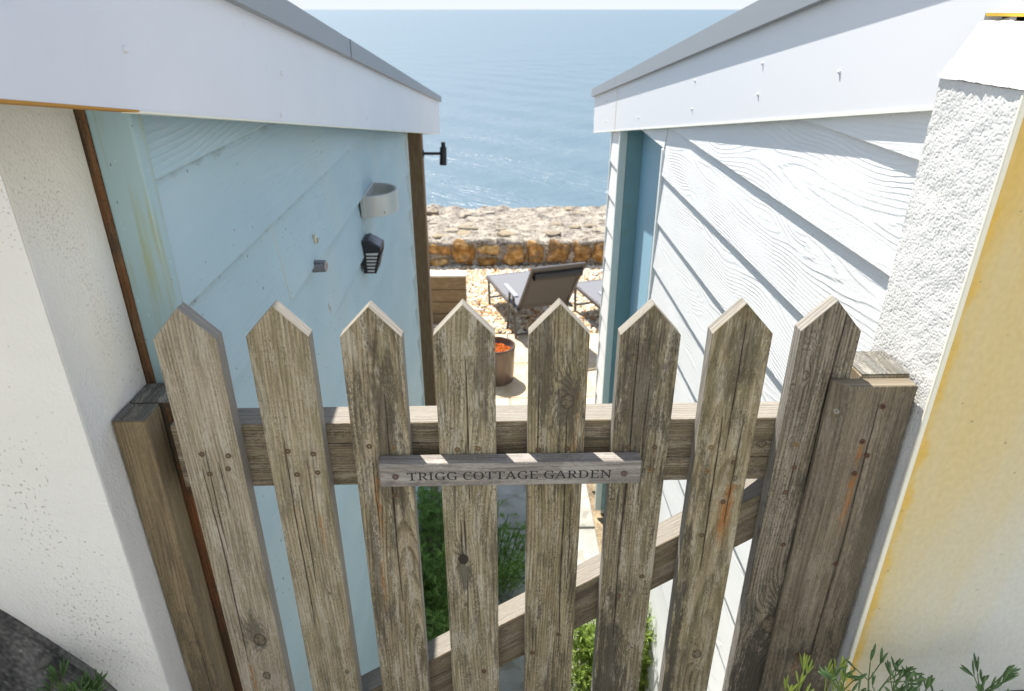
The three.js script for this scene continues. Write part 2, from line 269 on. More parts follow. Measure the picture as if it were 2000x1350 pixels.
// ---- stone wall at the cliff edge
{
  const t = thing('stone_wall', 'low thick wall of rough golden stones and pale mortar along the cliff edge', 'stone wall', [0.3, G, 8.0]);
  const mortar = surface(1.6, 1024, (x, y, o) => { const a = fbm(NA, x * 6, y * 6, 5), b = NB(x * 90, y * 90), q = sm(0.1, 0.35, NC(x * 11, y * 22)), l = sm(0.28, 0.42, NC(x * 34 + 5, y * 34)); o[0] = 142 + 52 * a + 16 * b - 26 * q - 40 * l; o[1] = 134 + 50 * a + 16 * b - 28 * q - 40 * l; o[2] = 122 + 44 * a + 16 * b - 30 * q - 34 * l; }, (x, y) => 0.5 + 0.5 * fbm(NB, x * 22, y * 22, 5));
  const mm = mat(0xffffff, 0.95, { map: mortar.map, bumpMap: mortar.bump, bumpScale: 0.02 });
  // body with uneven faces: a grid bent over front, top and back
  const prof = []; for (let i = 0; i <= 10; i++) prof.push([8.02, G - 0.05 + i * 0.037]); for (let i = 1; i <= 60; i++) prof.push([8.02 + i * 0.026, G + 0.325]); for (let i = 1; i <= 8; i++) prof.push([9.58, G + 0.32 - i * 0.4]);
  const pos = [], uv = [], idx = [], nx = 260, x0 = -2.6, x1 = 3.6;
  prof.forEach(([s, y], j) => { for (let i = 0; i <= nx; i++) { const x = x0 + (x1 - x0) * i / nx, top = j > 9 && j < 72; const e = top ? 0.055 * fbm(NA, x * 2.6, s * 3.4, 4) + 0.03 * Math.max(0, NB(x * 5, s * 9)) + (s > 9.35 ? 0.06 * Math.max(0, NC(x * 4, 3) + 0.15) : 0) : 0; const f = top && j > 11 ? 0 : 0.035 * fbm(NB, x * 4, y * 7 + 20, 3); pos.push(x, y + e - (j === 10 ? 0.02 : 0), -(s + f)); uv.push(x, s + y); } });
  for (let j = 0; j < prof.length - 1; j++) for (let i = 0; i < nx; i++) { const a = j * (nx + 1) + i, b = a + nx + 1; idx.push(a, a + 1, b, b, a + 1, b + 1); }
  const g = new THREE.BufferGeometry(); g.setAttribute('position', new THREE.Float32BufferAttribute(pos, 3)); g.setAttribute('uv', new THREE.Float32BufferAttribute(uv, 2)); g.setIndex(idx); g.computeVertexNormals();
  part('mortar', g, mm, t);
  const r = rng(77), gold = [[166, 128, 74], [152, 114, 62], [172, 140, 88], [136, 104, 60]].map((c) => { const f = surface(0.6, 256, (x, y, o) => { const a = fbm(NA, x * 12 + c[0], y * 12, 5), d = sm(0.15, 0.5, NB(x * 9 + c[1], y * 9) + 0.5 * NC(x * 40, y * 40)); for (let k = 0; k < 3; k++) o[k] = mix(c[k] + 80 * a, 84 - k * 8, 0.5 * d); }); return mat(0xffffff, 0.95, { map: f.map, bumpMap: mortar.bump, bumpScale: 0.012 }); });
  const stone = (cx, cy, cs, a, b, d, m) => { const q = new THREE.IcosahedronGeometry(1, 3), p = q.attributes.position, o = r() * 50; for (let i = 0; i < p.count; i++) { let x = p.getX(i), y = p.getY(i), z = p.getZ(i); const pw = (v) => Math.sign(v) * Math.pow(Math.abs(v), 0.7); const k = 1 + 0.34 * NA(x * 1.6 + o, y * 1.6 + z) + 0.05 * NB(x * 5 + o, y * 5 + z * 3); p.setXYZ(i, pw(x) * k * a, pw(y) * k * b, pw(z) * k * d); } q.rotateZ((r() - 0.5) * 0.2); const gg = mergeVertices(q); gg.computeVertexNormals(); gg.translate(cx, cy, -cs); uvBox(gg); part('stone', gg, m, t); };
  for (let x = -2.4; x < 3.4;) { const a = 0.115 + 0.07 * r(), tall = r() < 0.55; if (tall) stone(x + a, G + 0.155 + 0.02 * r(), 8.055, a, 0.135 + 0.02 * r(), 0.07, gold[(r() * 4) | 0]); else { stone(x + a, G + 0.225, 8.055, a, 0.065, 0.07, gold[(r() * 4) | 0]); stone(x + a * 0.8, G + 0.07, 8.055, a * 0.9, 0.055, 0.07, gold[(r() * 4) | 0]); } x += a * 2 - 0.02 + 0.03 * r(); }
  const flat = [[140, 130, 114], [136, 122, 100], [128, 116, 98], [146, 138, 124]].map((c) => mat(srgb(...c), 0.95, { bumpMap: mortar.bump, bumpScale: 0.015 }));
  for (let i = 0; i < 74; i++) { const x = -2.4 + r() * 5.8, s = 8.15 + r() * 1.3; stone(x, G + 0.318 + 0.05 * fbm(NA, x * 2.6, s * 3.4, 4) + (s > 9.3 ? 0.015 : 0), s, 0.05 + 0.09 * r(), 0.02 + 0.02 * r(), 0.04 + 0.06 * r(), flat[(r() * 4) | 0]); }
}

// ================================================================ SHEDS
const line = (s0, y0, k) => (s) => y0 - k * (s - s0);
const whiteSmooth = mat(new THREE.Color(0.65, 0.655, 0.67), 0.38);
const capMetal = mat(new THREE.Color(0.25, 0.27, 0.29), 0.45, { metalness: 0.1 });
const roofFelt = mat(new THREE.Color(0.2, 0.21, 0.22), 0.9);
// lap board with its lip towards `side` (+1 faces +x); outline clipped by the roof line
function lapBoard(xLip, side, yb, e, s0, s1, yr, row, seedOff, dep = 0.0135) {
  const yt = yb + e + 0.012, clip = (y) => { let s = s1; if (yr(s1) < y) { s = s0; for (let q = s1; q > s0; q -= 0.005) if (yr(q) >= y) { s = q; break; } } return s; };
  const sb = clip(yb), stp = clip(yt); if (sb - s0 < 0.02) return null;
  const c = [[0, yb + 0.002], [-0.002, yb], [-0.009, yb], [-dep - 0.0085, yt], [-dep, yt]], pos = [], uv = [], idx = [];
  const K = 24, ring = c.length; for (let k = 0; k <= K; k++) for (const [dx, y] of c) { const send = y < yb + 0.01 ? sb : stp, s = s0 + (send - s0) * k / K; pos.push(xLip + side * dx, y, -s); uv.push(s / 2.8 + seedOff, ((row % 4) + 0.04 + 0.9 * clamp((y - yb) / (e + 0.012))) / 4); }
  for (let k = 0; k < K; k++) for (let i = 0; i < ring; i++) { const a = k * ring + i, b = k * ring + (i + 1) % ring; if (side > 0) idx.push(a, a + ring, b, b, a + ring, b + ring); else idx.push(a, b, a + ring, b, b + ring, a + ring); }
  for (const k of [0, K]) for (let i = 1; i < ring - 1; i++) idx.push(k * ring, k * ring + i, k * ring + i + 1);
  const g = new THREE.BufferGeometry(); g.setAttribute('position', new THREE.Float32BufferAttribute(pos, 3)); g.setAttribute('uv', new THREE.Float32BufferAttribute(uv, 2)); g.setIndex(idx);
  return toCreasedNormals(g, 0.5);
}
const capGeo = new THREE.SphereGeometry(0.0042, 10, 6, 0, Math.PI * 2, 0, Math.PI / 2);
function fascia(parent, x0, x1, bottom, top, near, far, notch, mapM) {
  const pts = [[near, bottom(near)]]; if (notch) pts.push([notch[0], bottom(notch[0])], [notch[0], notch[2]], [notch[1], notch[2]], [notch[1], bottom(notch[1])]);
  const N = 12; const s0 = notch ? notch[1] : near; for (let i = 1; i <= N; i++) { const s = s0 + (far - s0) * i / N; pts.push([s, bottom(s)]); }
  pts.push([far + 0.03, top(far + 0.03)], [near, top(near)]);
  return part('fascia', prismX(pts, x0, x1), mapM || whiteSmooth, parent);
}
// ---------------- left shed, pale blue
const blueM = (() => { const f = tex(1024, 680, (i, j, o) => { const x = i / 1024 * 2.8, y = j / 680 * 0.8, t = fbm(NA, x * 3, y * 7, 4), fl = sm(0.66, 0.74, NB(x * 22, y * 260) * 0.7 + NC(x * 2.4, y * 5) * 0.5), fk = sm(0.78, 0.84, NC(x * 95, y * 115) + 0.12 * NA(x * 5, y * 9)), st = sm(0.1, 0.6, NB(x * 4 + 9, y * 2)) * 0.10; o[0] = mix(mix(170 + 10 * t, 184, st * 2), 196, fl * 0.45); o[1] = mix(mix(197 + 8 * t, 196, st), 200, fl * 0.45); o[2] = mix(mix(202 + 7 * t, 186, st * 2), 204, fl * 0.4); const q = (j % 170) / 170, lapLine = sm(0.80, 0.88, q + 0.05 * NB(x * 30, y * 40) + 0.02 * NC(x * 160, y * 200)) * (0.55 + 0.5 * NA(x * 12, y * 30)); for (let k = 0; k < 3; k++) o[k] = [0.955, 0.945, 0.96][k] * mix(mix(o[k], 96, fk * 0.7), [112, 124, 110][k], clamp(lapLine) * 0.8); }, true); return mat(0xffffff, 0.62, { map: f, bumpMap: grainBlue, bumpScale: 0.0015 }); })();  // includes a thin greenish-grey line along the top of each exposed board
const trimBlueM = (() => { const f = tex(256, 1024, (i, j, o) => { const x = i / 256 * 0.12, y = j / 1024 * 1.2, a = 0.6 * sm(0.0, 0.9, NA(x * 55, y * 5) * 0.9 + NB(x * 160, y * 13) * 0.45 + 0.12 * NC(x * 500, y * 90)), d = sm(0.8, 0.86, NC(x * 260, y * 130)), w = sm(0.82, 0.88, NB(x * 280 + 50, y * 140)); o[0] = mix(152, 148, a); o[1] = mix(176, 146, a * 0.85); o[2] = mix(180, 84, a * 0.8); for (let k = 0; k < 3; k++) o[k] = mix(mix(o[k], 70, d * 0.7), 220, w * 0.7); }, true); f.repeat.set(1 / 0.12, 1 / 1.2); return mat(0xffffff, 0.6, { map: f }); })();
const LW = -0.448, LF = -0.392;
{
  const shed = thing('blue_shed', 'pale blue clapboard shed with white fascia and grey metal roof edge', 'shed', [-1.8, G, 2.2]);
  const fb = line(0.775, -0.096, 0.164), ft = line(1.124, 0.012, 0.1507), tt = line(1.404, 0.0152, 0.1532), far = 5.035;
  const clipY = (s) => fb(s) + 0.05;
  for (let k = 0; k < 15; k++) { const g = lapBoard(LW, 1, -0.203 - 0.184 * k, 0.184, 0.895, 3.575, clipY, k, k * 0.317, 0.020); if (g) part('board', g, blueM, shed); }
  part('wall', prismX([[0.90, G], [3.57, G], [3.57, fb(3.57) + 0.06], [0.90, fb(0.9) + 0.06]], -3.1, LW - 0.03), mat(srgb(150, 170, 176), 0.9), shed);
  part('plank_joint', prismYX([[0.0006, -0.567], [-0.0180, -0.392], [-0.0215, -0.392], [-0.003, -0.567]], 1.392, 1.3945, LW), mat(srgb(196, 188, 170), 0.9), shed);
  part('corner_trim', uvBox(box(-0.490, -0.437, G, -0.06, 0.868, 0.898, 0.004), { k: 1 }), trimBlueM, shed);
  part('edge_strip', box(LW - 0.014, LW + 0.003, G, -0.45, 3.577, 3.590, 0.001), mat(srgb(214, 220, 216), 0.6), shed);
  const stainF = (() => { const f = tex(512, 512, (i, j, o) => { const s = i / 512 * 2.4, y = j / 512 * 2.4; const a = fbm(NA, s * 4, y * 4, 3); o[0] = 211 + 6 * a; o[1] = 212 + 6 * a; o[2] = 216 + 5 * a; const d = sm(0.86, 0.9, NB(s * 60, y * 60)); for (let k = 0; k < 3; k++) o[k] = mix(o[k], 190, d * 0.35); }, true); f.repeat.set(1 / 2.4, 1 / 2.4); return mat(0xffffff, 0.35, { map: f }); })();
  fascia(shed, LF - 0.022, LF, fb, ft, 0.28, far, null, stainF);
  // rust-yellow stain line on the fascia's lower lip
  part('stained_lip', prismX([[0.3, fb(0.3) - 0.0022], [0.80, fb(0.80) - 0.0016], [0.80, fb(0.80) + 0.0005], [0.3, fb(0.3) + 0.0012]], LF - 0.021, LF + 0.0008), mat(srgb(176, 126, 44), 0.8), shed, 'rusty yellow stained lower lip');
  part('lower_lip', prismX([[0.802, fb(0.802) - 0.0025], [far, fb(far) - 0.0025], [far, fb(far) - 0.0002], [0.802, fb(0.802) - 0.0002]], LF - 0.02, LF + 0.0015), mat(srgb(226, 224, 206), 0.5), shed);
  let p = 0.28; for (const q of [1.958, 1.985, 4.55, far + 0.06]) { part('roof_edge', prismX([[p + 0.0015, ft(p)], [q - 0.0015, ft(q)], [q - 0.0015, tt(q)], [p + 0.0015, tt(p)]], LF - 0.05, q < 1.99 && p > 1.9 ? LF + 0.018 : LF + 0.016), capMetal, shed); p = q; }
  part('roof', prismX([[0.2, ft(0.2) - 0.02], [far, ft(far) - 0.02], [far + 0.03, tt(far + 0.03) - 0.006], [0.2, tt(0.2) - 0.006]], -3.3, LF - 0.052), roofFelt, shed);
  part('end_fascia', box(-3.3, LF - 0.023, fb(far) + 0.002, ft(far) - 0.004, far - 0.022, far, 0.001), whiteSmooth, shed);
  for (const [s, y] of [[0.80, 0.062], [1.32, 0.012], [1.36, 0.086], [2.2, 0.03]]) shared('nail_cap', capGeo, whiteSmooth, shed, [LF, fb(s) + y, -s], [0, 0, -Math.PI / 2]);
  const pw = woodTex({ w: 200, l: 900, seed: 41, light: [150, 122, 88], dark: [108, 84, 58], late: 0.25, bleach: 0.15, algae: 0.1, mould: 0.12, px: 1 });
  part('porch_post', uvStick(box(-0.503, -0.420, G, fb(4.05) + 0.03, 4.0, 4.10, 0.004), pw, 0.105), woodMat(pw, 0.001), shed, 'brown timber porch post under the roof end');
}
{ // timber batten in the gap between the white pillar and the shed
  const t = woodTex({ w: 60, l: 600, seed: 44, light: [168, 112, 66], dark: [86, 62, 40], late: 0.3, bleach: 0.1, algae: 0.3, mould: 0.6, px: 0.8 });
  const m = part('gap_batten', uvStick(box(-0.535, -0.4905, -1.3, -0.045, 0.8705, 0.90, 0.002), t, 0.04), woodMat(t), scene); m.userData = { label: 'narrow rusty brown batten wedged between white pillar and blue shed corner', category: 'batten' };
}
// ---------------- right shed, white with a blue door
const RW = 0.600, RF = 0.592;
const whiteBoard = (() => { const f = tex(512, 340, (i, j, o) => { const x = i / 512 * 2.8, y = j / 340 * 0.8, t = fbm(NA, x * 4, y * 9, 4), d = sm(0.84, 0.9, NC(x * 70, y * 120)); o[0] = 219 + 8 * t - 30 * d; o[1] = 220 + 8 * t - 30 * d; o[2] = 219 + 8 * t - 32 * d; }, true); return mat(0xffffff, 0.6, { map: f, bumpMap: grainWhite, bumpScale: 0.0020 }); })();
const doorBlue = (() => { const f = tex(256, 1024, (i, j, o) => { const x = i / 256, y = j / 1024 * 2.4, a = sm(0.1, 0.5, NA(x * 3, y * 2.2) + 0.5 * NB(x * 14, y * 9) + 0.2 * NC(x * 50, y * 30)), b = fbm(NC, x * 4, y * 4, 3); o[0] = mix(122 + 12 * b, 128, a * 0.6); o[1] = mix(156 + 12 * b, 146, a * 0.6); o[2] = mix(160 + 10 * b, 124, a * 0.6); }, true); f.repeat.set(1, 1 / 2.4); return mat(0xffffff, 0.55, { map: f }); })();
const doorFace = mat(srgb(140, 180, 200), 0.5);
{
  const shed = thing('white_shed', 'white clapboard shed with recessed blue door and grey metal roof edge', 'shed', [1.9, G, 2.2]);
  const fb = line(0.961, -0.119, 0.165), ft = line(1.367, 0.0106, 0.163), tt = line(1.658, 0.018, 0.167), far = 4.27;
  const clipY = (s) => fb(s) + 0.05, lint = -0.447;
  for (let k = 0; k < 15; k++) {
    const yb = -0.194 - 0.174 * k, e = 0.174;
    if (yb > lint - 0.01) { const g = lapBoard(RW, -1, yb, e, 0.885, 3.37, clipY, k, k * 0.271, 0.0095); if (g) part('board', g, whiteBoard, shed); }
    else if (yb + e > lint + 0.01) { part('board', lapBoard(RW, -1, yb, e, 0.885, 2.49, clipY, k, k * 0.271, 0.0095), whiteBoard, shed); part('board', lapBoard(RW, -1, lint, yb + e - lint, 2.493, 3.37, clipY, k, k * 0.271, 0.0095), whiteBoard, shed); }
    else part('board', lapBoard(RW, -1, yb, e, 0.885, 2.49, clipY, k, k * 0.271, 0.0095), whiteBoard, shed);
    if (yb < -0.35) { const g = lapBoard(RW, -1, yb, e, 3.40, 3.645, clipY, k + 1, k * 0.13, 0.0095); if (g) part('board', g, whiteBoard, shed); }
  }
  part('corner_trim', box(RW - 0.004, RW + 0.02, G + 0.04, lint - 0.002, 2.492, 2.512, 0.002), mat(srgb(226, 230, 228), 0.5), shed);
  part('corner_trim', box(RW - 0.004, RW + 0.034, G + 0.04, -0.42, 3.378, 3.398, 0.002), mat(srgb(214, 220, 212), 0.5), shed);
  part('corner_trim', box(RW - 0.002, RW + 0.03, G + 0.04, -0.46, 3.647, 3.662, 0.002), mat(srgb(226, 230, 228), 0.5), shed);
  const door = part('door', box(0.708, 0.74, G + 0.05, lint + 0.02, 2.52, 3.37, 0.002), doorFace, shed, 'plain blue door set deep in the white cladding');
  part('door_jamb', uvBox(box(RW + 0.035, 0.738, G + 0.05, lint + 0.02, 3.372, 3.392, 0.001)), doorBlue, shed, 'weathered teal door jamb');
  part('door_jamb', box(RW + 0.021, 0.738, G + 0.05, lint + 0.02, 2.494, 2.512, 0.001), doorBlue, shed);
  part('door_bead', box(0.7065, 0.7085, G + 0.05, lint, 2.98, 2.985, 0), mat(srgb(92, 132, 150), 0.6), door);
  part('paint_chip', box(0.7055, 0.7075, -0.78, -0.62, 2.888, 2.896, 0), mat(srgb(150, 118, 84), 0.8), door);
  part('wall', mergeGeometries([prismX([[0.89, G], [2.49, G], [2.49, fb(2.49) + 0.06], [0.89, fb(0.89) + 0.06]], RW + 0.020, 3.2), prismX([[2.4895, G], [3.40, G], [3.40, fb(3.4) + 0.06], [2.4895, fb(2.4895) + 0.06]], 0.742, 3.2), prismX([[2.495, lint + 0.03], [3.39, lint + 0.03], [3.39, fb(3.39) + 0.06], [2.495, fb(2.495) + 0.06]], RW + 0.024, 0.741), prismX([[3.3985, G], [3.645, G], [3.645, fb(3.645) + 0.06], [3.3985, fb(3.3985) + 0.06]], RW + 0.036, 3.2)]), mat(srgb(206, 208, 206), 0.9), shed);
  fascia(shed, RF, RF + 0.022, fb, ft, 0.45, far, [0.66, 0.905, -0.004]);
  part('lower_lip', prismX([[0.908, fb(0.908) - 0.004], [far, fb(far) - 0.004], [far, fb(far) - 0.0003], [0.908, fb(0.908) - 0.0003]], RF - 0.002, RF + 0.02), mat(srgb(226, 226, 214), 0.5), shed);
  part('stained_lip', box(RF - 0.001, RF + 0.021, -0.0075, -0.0042, 0.665, 0.902, 0), mat(srgb(206, 168, 50), 0.8), shed, 'yellow stained edge of the cut-out over the pillar');
  part('fascia_joint', prismX([[3.512, fb(3.512) + 0.001], [3.520, fb(3.52) + 0.001], [3.520, ft(3.52) - 0.001], [3.512, ft(3.512) - 0.001]], RF - 0.0015, RF + 0.01), mat(srgb(222, 214, 186), 0.6), shed);
  let p = 0.45; for (const q of [3.515, far + 0.06]) { part('roof_edge', prismX([[p + 0.0015, ft(p)], [q - 0.0015, ft(q)], [q - 0.0015, tt(q)], [p + 0.0015, tt(p)]], RF - 0.016, RF + 0.05), capMetal, shed); p = q; }
  part('roof', prismX([[0.4, ft(0.4) - 0.02], [far, ft(far) - 0.02], [far + 0.03, tt(far + 0.03) - 0.006], [0.4, tt(0.4) - 0.006]], RF + 0.052, 3.4), roofFelt, shed);
  part('end_fascia', box(RF + 0.023, 3.4, fb(far) + 0.002, ft(far) - 0.004, far - 0.022, far, 0.001), whiteSmooth, shed);
  for (const [s, y] of [[1.62, 0.055], [1.62, 0.12], [2.15, 0.045], [2.15, 0.125], [2.95, 0.045], [2.95, 0.14], [3.8, 0.05], [3.8, 0.15], [1.25, 0.07]]) shared('nail_cap', capGeo, whiteSmooth, shed, [RF, fb(s) + y, -s], [0, 0, Math.PI / 2]);
}
// ================================================================ PILLARS
{
  const f = surface(1.3, 1024, (x, y, o) => { const t = fbm(NA, x * 3, y * 3, 4), sp = 0.8 * sm(0.95, 1.15, NB(x * 380, y * 380) + 0.75 * NC(x * 7 + 3, y * 5)), sp2 = 0.8 * sm(0.92, 1.05, NC(x * 260, y * 170) + 0.6 * NA(x * 5, y * 3 + 7)), tan = sm(0.0, 0.5, NC(x * 1.6 + 7, y * 1.1) + 0.3 * NA(x * 14, y * 5) + 0.1); o[0] = 221 + 9 * t; o[1] = 219 + 9 * t - 5 * tan; o[2] = 214 + 9 * t - 15 * tan; const k = clamp(0.5 * sp + 0.55 * sp2); o[0] = mix(o[0], 112, k); o[1] = mix(o[1], 106, k); o[2] = mix(o[2], 92, k); }, (x, y) => 0.5 + 0.3 * fbm(NB, x * 40, y * 40, 4) + 0.15 * NC(x * 260, y * 260));
  const m = mat(0xffffff, 0.85, { map: f.map, bumpMap: f.bump, bumpScale: 0.003 });
  const t = thing('white_pillar', 'smooth white painted pillar with grey specks beside the blue shed', 'pillar', [-1.1, -1.25, 0.79]);
  part('shaft', box(-1.9, -0.500, -1.3, -0.035, 0.712, 0.866, 0.0025), m, t);
}
{
  // rough-cast right pillar: left face sunlit, front face stained yellow
  const rough = (x, y) => 0.42 + 0.34 * Math.max(0, NB(x * 330, y * 330)) + 0.26 * Math.max(0, NC(x * 170, y * 170) - 0.15) + 0.25 * fbm(NA, x * 24, y * 24, 3);
  const f = surface(1.0, 1024, (x, y, o) => { const t = fbm(NA, x * 4, y * 4, 4), d = sm(0.7, 0.85, NB(x * 240 + 7, y * 240) + 0.2 * NC(x * 8, y * 8)); o[0] = 208 + 14 * t - 50 * d; o[1] = 207 + 14 * t - 52 * d; o[2] = 203 + 14 * t - 62 * d; }, rough);
  const m = mat(0xffffff, 0.9, { map: f.map, bumpMap: f.bump, bumpScale: 0.0021 });
  const W = 512, L = 1024, stain = tex(W, L, (i, j, o) => {   // u across 0..0.9 m from the left edge, v height 0..1.35 m
    const x = i / W * 0.9, y = j / L * 1.35, n = fbm(NA, x * 9, y * 2.2, 5), s2 = NB(x * 38, y * 3.4), fine = NC(x * 160, y * 110), drip = fbm(NB, x * 26 + 3, y * 1.3, 4);
    const e = sm(0.024, 0.002, x + 0.006 * NC(3, y * 26) + 0.003 * NB(x * 200, y * 120)) * (0.8 + 0.25 * NA(9, y * 16));                  // ochre run along the corner
    const band = sm(0.26, -0.05, x - 0.42 * (y - 0.55) + 0.10 * n + 0.02 * s2) * (0.76 + 0.25 * drip);
    const topS = sm(0.80, 1.25, y + 0.16 * drip + 0.03 * s2 - 0.5 * x) * 0.8;
    const a = clamp(Math.max(e, band * 0.60, topS)), lowBlue = sm(0.30, 0.75, 1.3 * fbm(NC, x * 5 + 2, y * 4 + 1, 5) + 0.12 * fine + 0.42 * sm(0.55, 0.25, y) * sm(0.06, 0.3, x));  // blue-grey blotches, stronger low down and away from the left edge
    o[0] = mix(196, 210, a) + 5 * fine; o[1] = mix(197, 168, a) + 5 * fine; o[2] = mix(190, 72, a) + 5 * fine;
    const b = 0.45 * lowBlue; o[0] = mix(o[0], 120, b); o[1] = mix(o[1], 134, b); o[2] = mix(o[2], 138, b);
    const sp = sm(0.85, 0.92, NB(x * 150 + 9, y * 150)); for (let k = 0; k < 3; k++) o[k] = mix(o[k], 90, 0.6 * sp);
  }, true);
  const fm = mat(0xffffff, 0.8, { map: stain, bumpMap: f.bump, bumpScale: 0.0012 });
  const t = thing('rough_pillar', 'rough-cast white pillar with yellow stained front beside the white shed', 'pillar', [1.0, -1.25, 0.79]);
  // shaft and coping as one lumpy outline (x, y) carried back along s
  const lump = (g, k) => { const p = g.attributes.position, n = g.attributes.normal; for (let i = 0; i < p.count; i++) { const d = k * (fbm(NA, p.getY(i) * 18 + p.getX(i) * 9, p.getZ(i) * 18, 4) * 1.2 + 0.5 * NB(p.getY(i) * 120 + p.getX(i) * 60, p.getZ(i) * 120)); p.setXYZ(i, p.getX(i) + n.getX(i) * d, p.getY(i) + n.getY(i) * d, p.getZ(i) + n.getZ(i) * d); } g.computeVertexNormals(); return g; };
  const shell = (pts, s0, s1, n) => { const seg = []; for (let i = 0; i < pts.length - 1; i++) { const [a, b] = [pts[i], pts[i + 1]], L2 = Math.hypot(b[0] - a[0], b[1] - a[1]), q = Math.max(1, Math.ceil(L2 / 0.006)); for (let k = i ? 1 : 0; k <= q; k++) seg.push([mix(a[0], b[0], k / q), mix(a[1], b[1], k / q)]); } const pos = [], uv = [], idx = []; let len = 0; seg.forEach(([x, y], i) => { if (i) len += Math.hypot(x - seg[i - 1][0], y - seg[i - 1][1]); for (let j = 0; j <= n; j++) { const s = mix(s0, s1, j / n); pos.push(x, y, -s); uv.push(s, len); } }); for (let i = 0; i < seg.length - 1; i++) for (let j = 0; j < n; j++) { const a = i * (n + 1) + j, b = a + n + 1; idx.push(a, a + 1, b, b, a + 1, b + 1); } const g = new THREE.BufferGeometry(); g.setAttribute('position', new THREE.Float32BufferAttribute(pos, 3)); g.setAttribute('uv', new THREE.Float32BufferAttribute(uv, 2)); g.setIndex(idx); g.computeVertexNormals(); return g; };
  part('shaft', lump(shell([[0.532, -1.3], [0.532, -0.35], [0.531, -0.074]], 0.7165, 0.862, 30), 0.0017), m, t, 'rough sunlit side of the pillar');
  part('coping', lump(shell([[0.528, -0.0725], [0.5325, -0.066], [0.562, -0.014], [0.585, -0.0125], [1.9, -0.012]], 0.713, 0.866, 40), 0.0048), m, t, 'bevelled cement coping with a crack under it');
  const core = box(0.534, 1.9, -1.3, -0.075, 0.718, 0.86, 0); part('core', core, m, t);
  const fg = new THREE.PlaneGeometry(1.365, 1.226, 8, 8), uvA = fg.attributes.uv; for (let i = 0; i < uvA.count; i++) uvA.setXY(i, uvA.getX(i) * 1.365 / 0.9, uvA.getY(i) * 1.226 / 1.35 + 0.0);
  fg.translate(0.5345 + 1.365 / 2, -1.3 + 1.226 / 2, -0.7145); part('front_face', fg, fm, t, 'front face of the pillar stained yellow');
  const arris = box(0.5295, 0.5365, -1.3, -0.076, 0.7140, 0.7195, 0.002); part('corner_bead', arris, mat(srgb(226, 222, 204), 0.85), t);
}
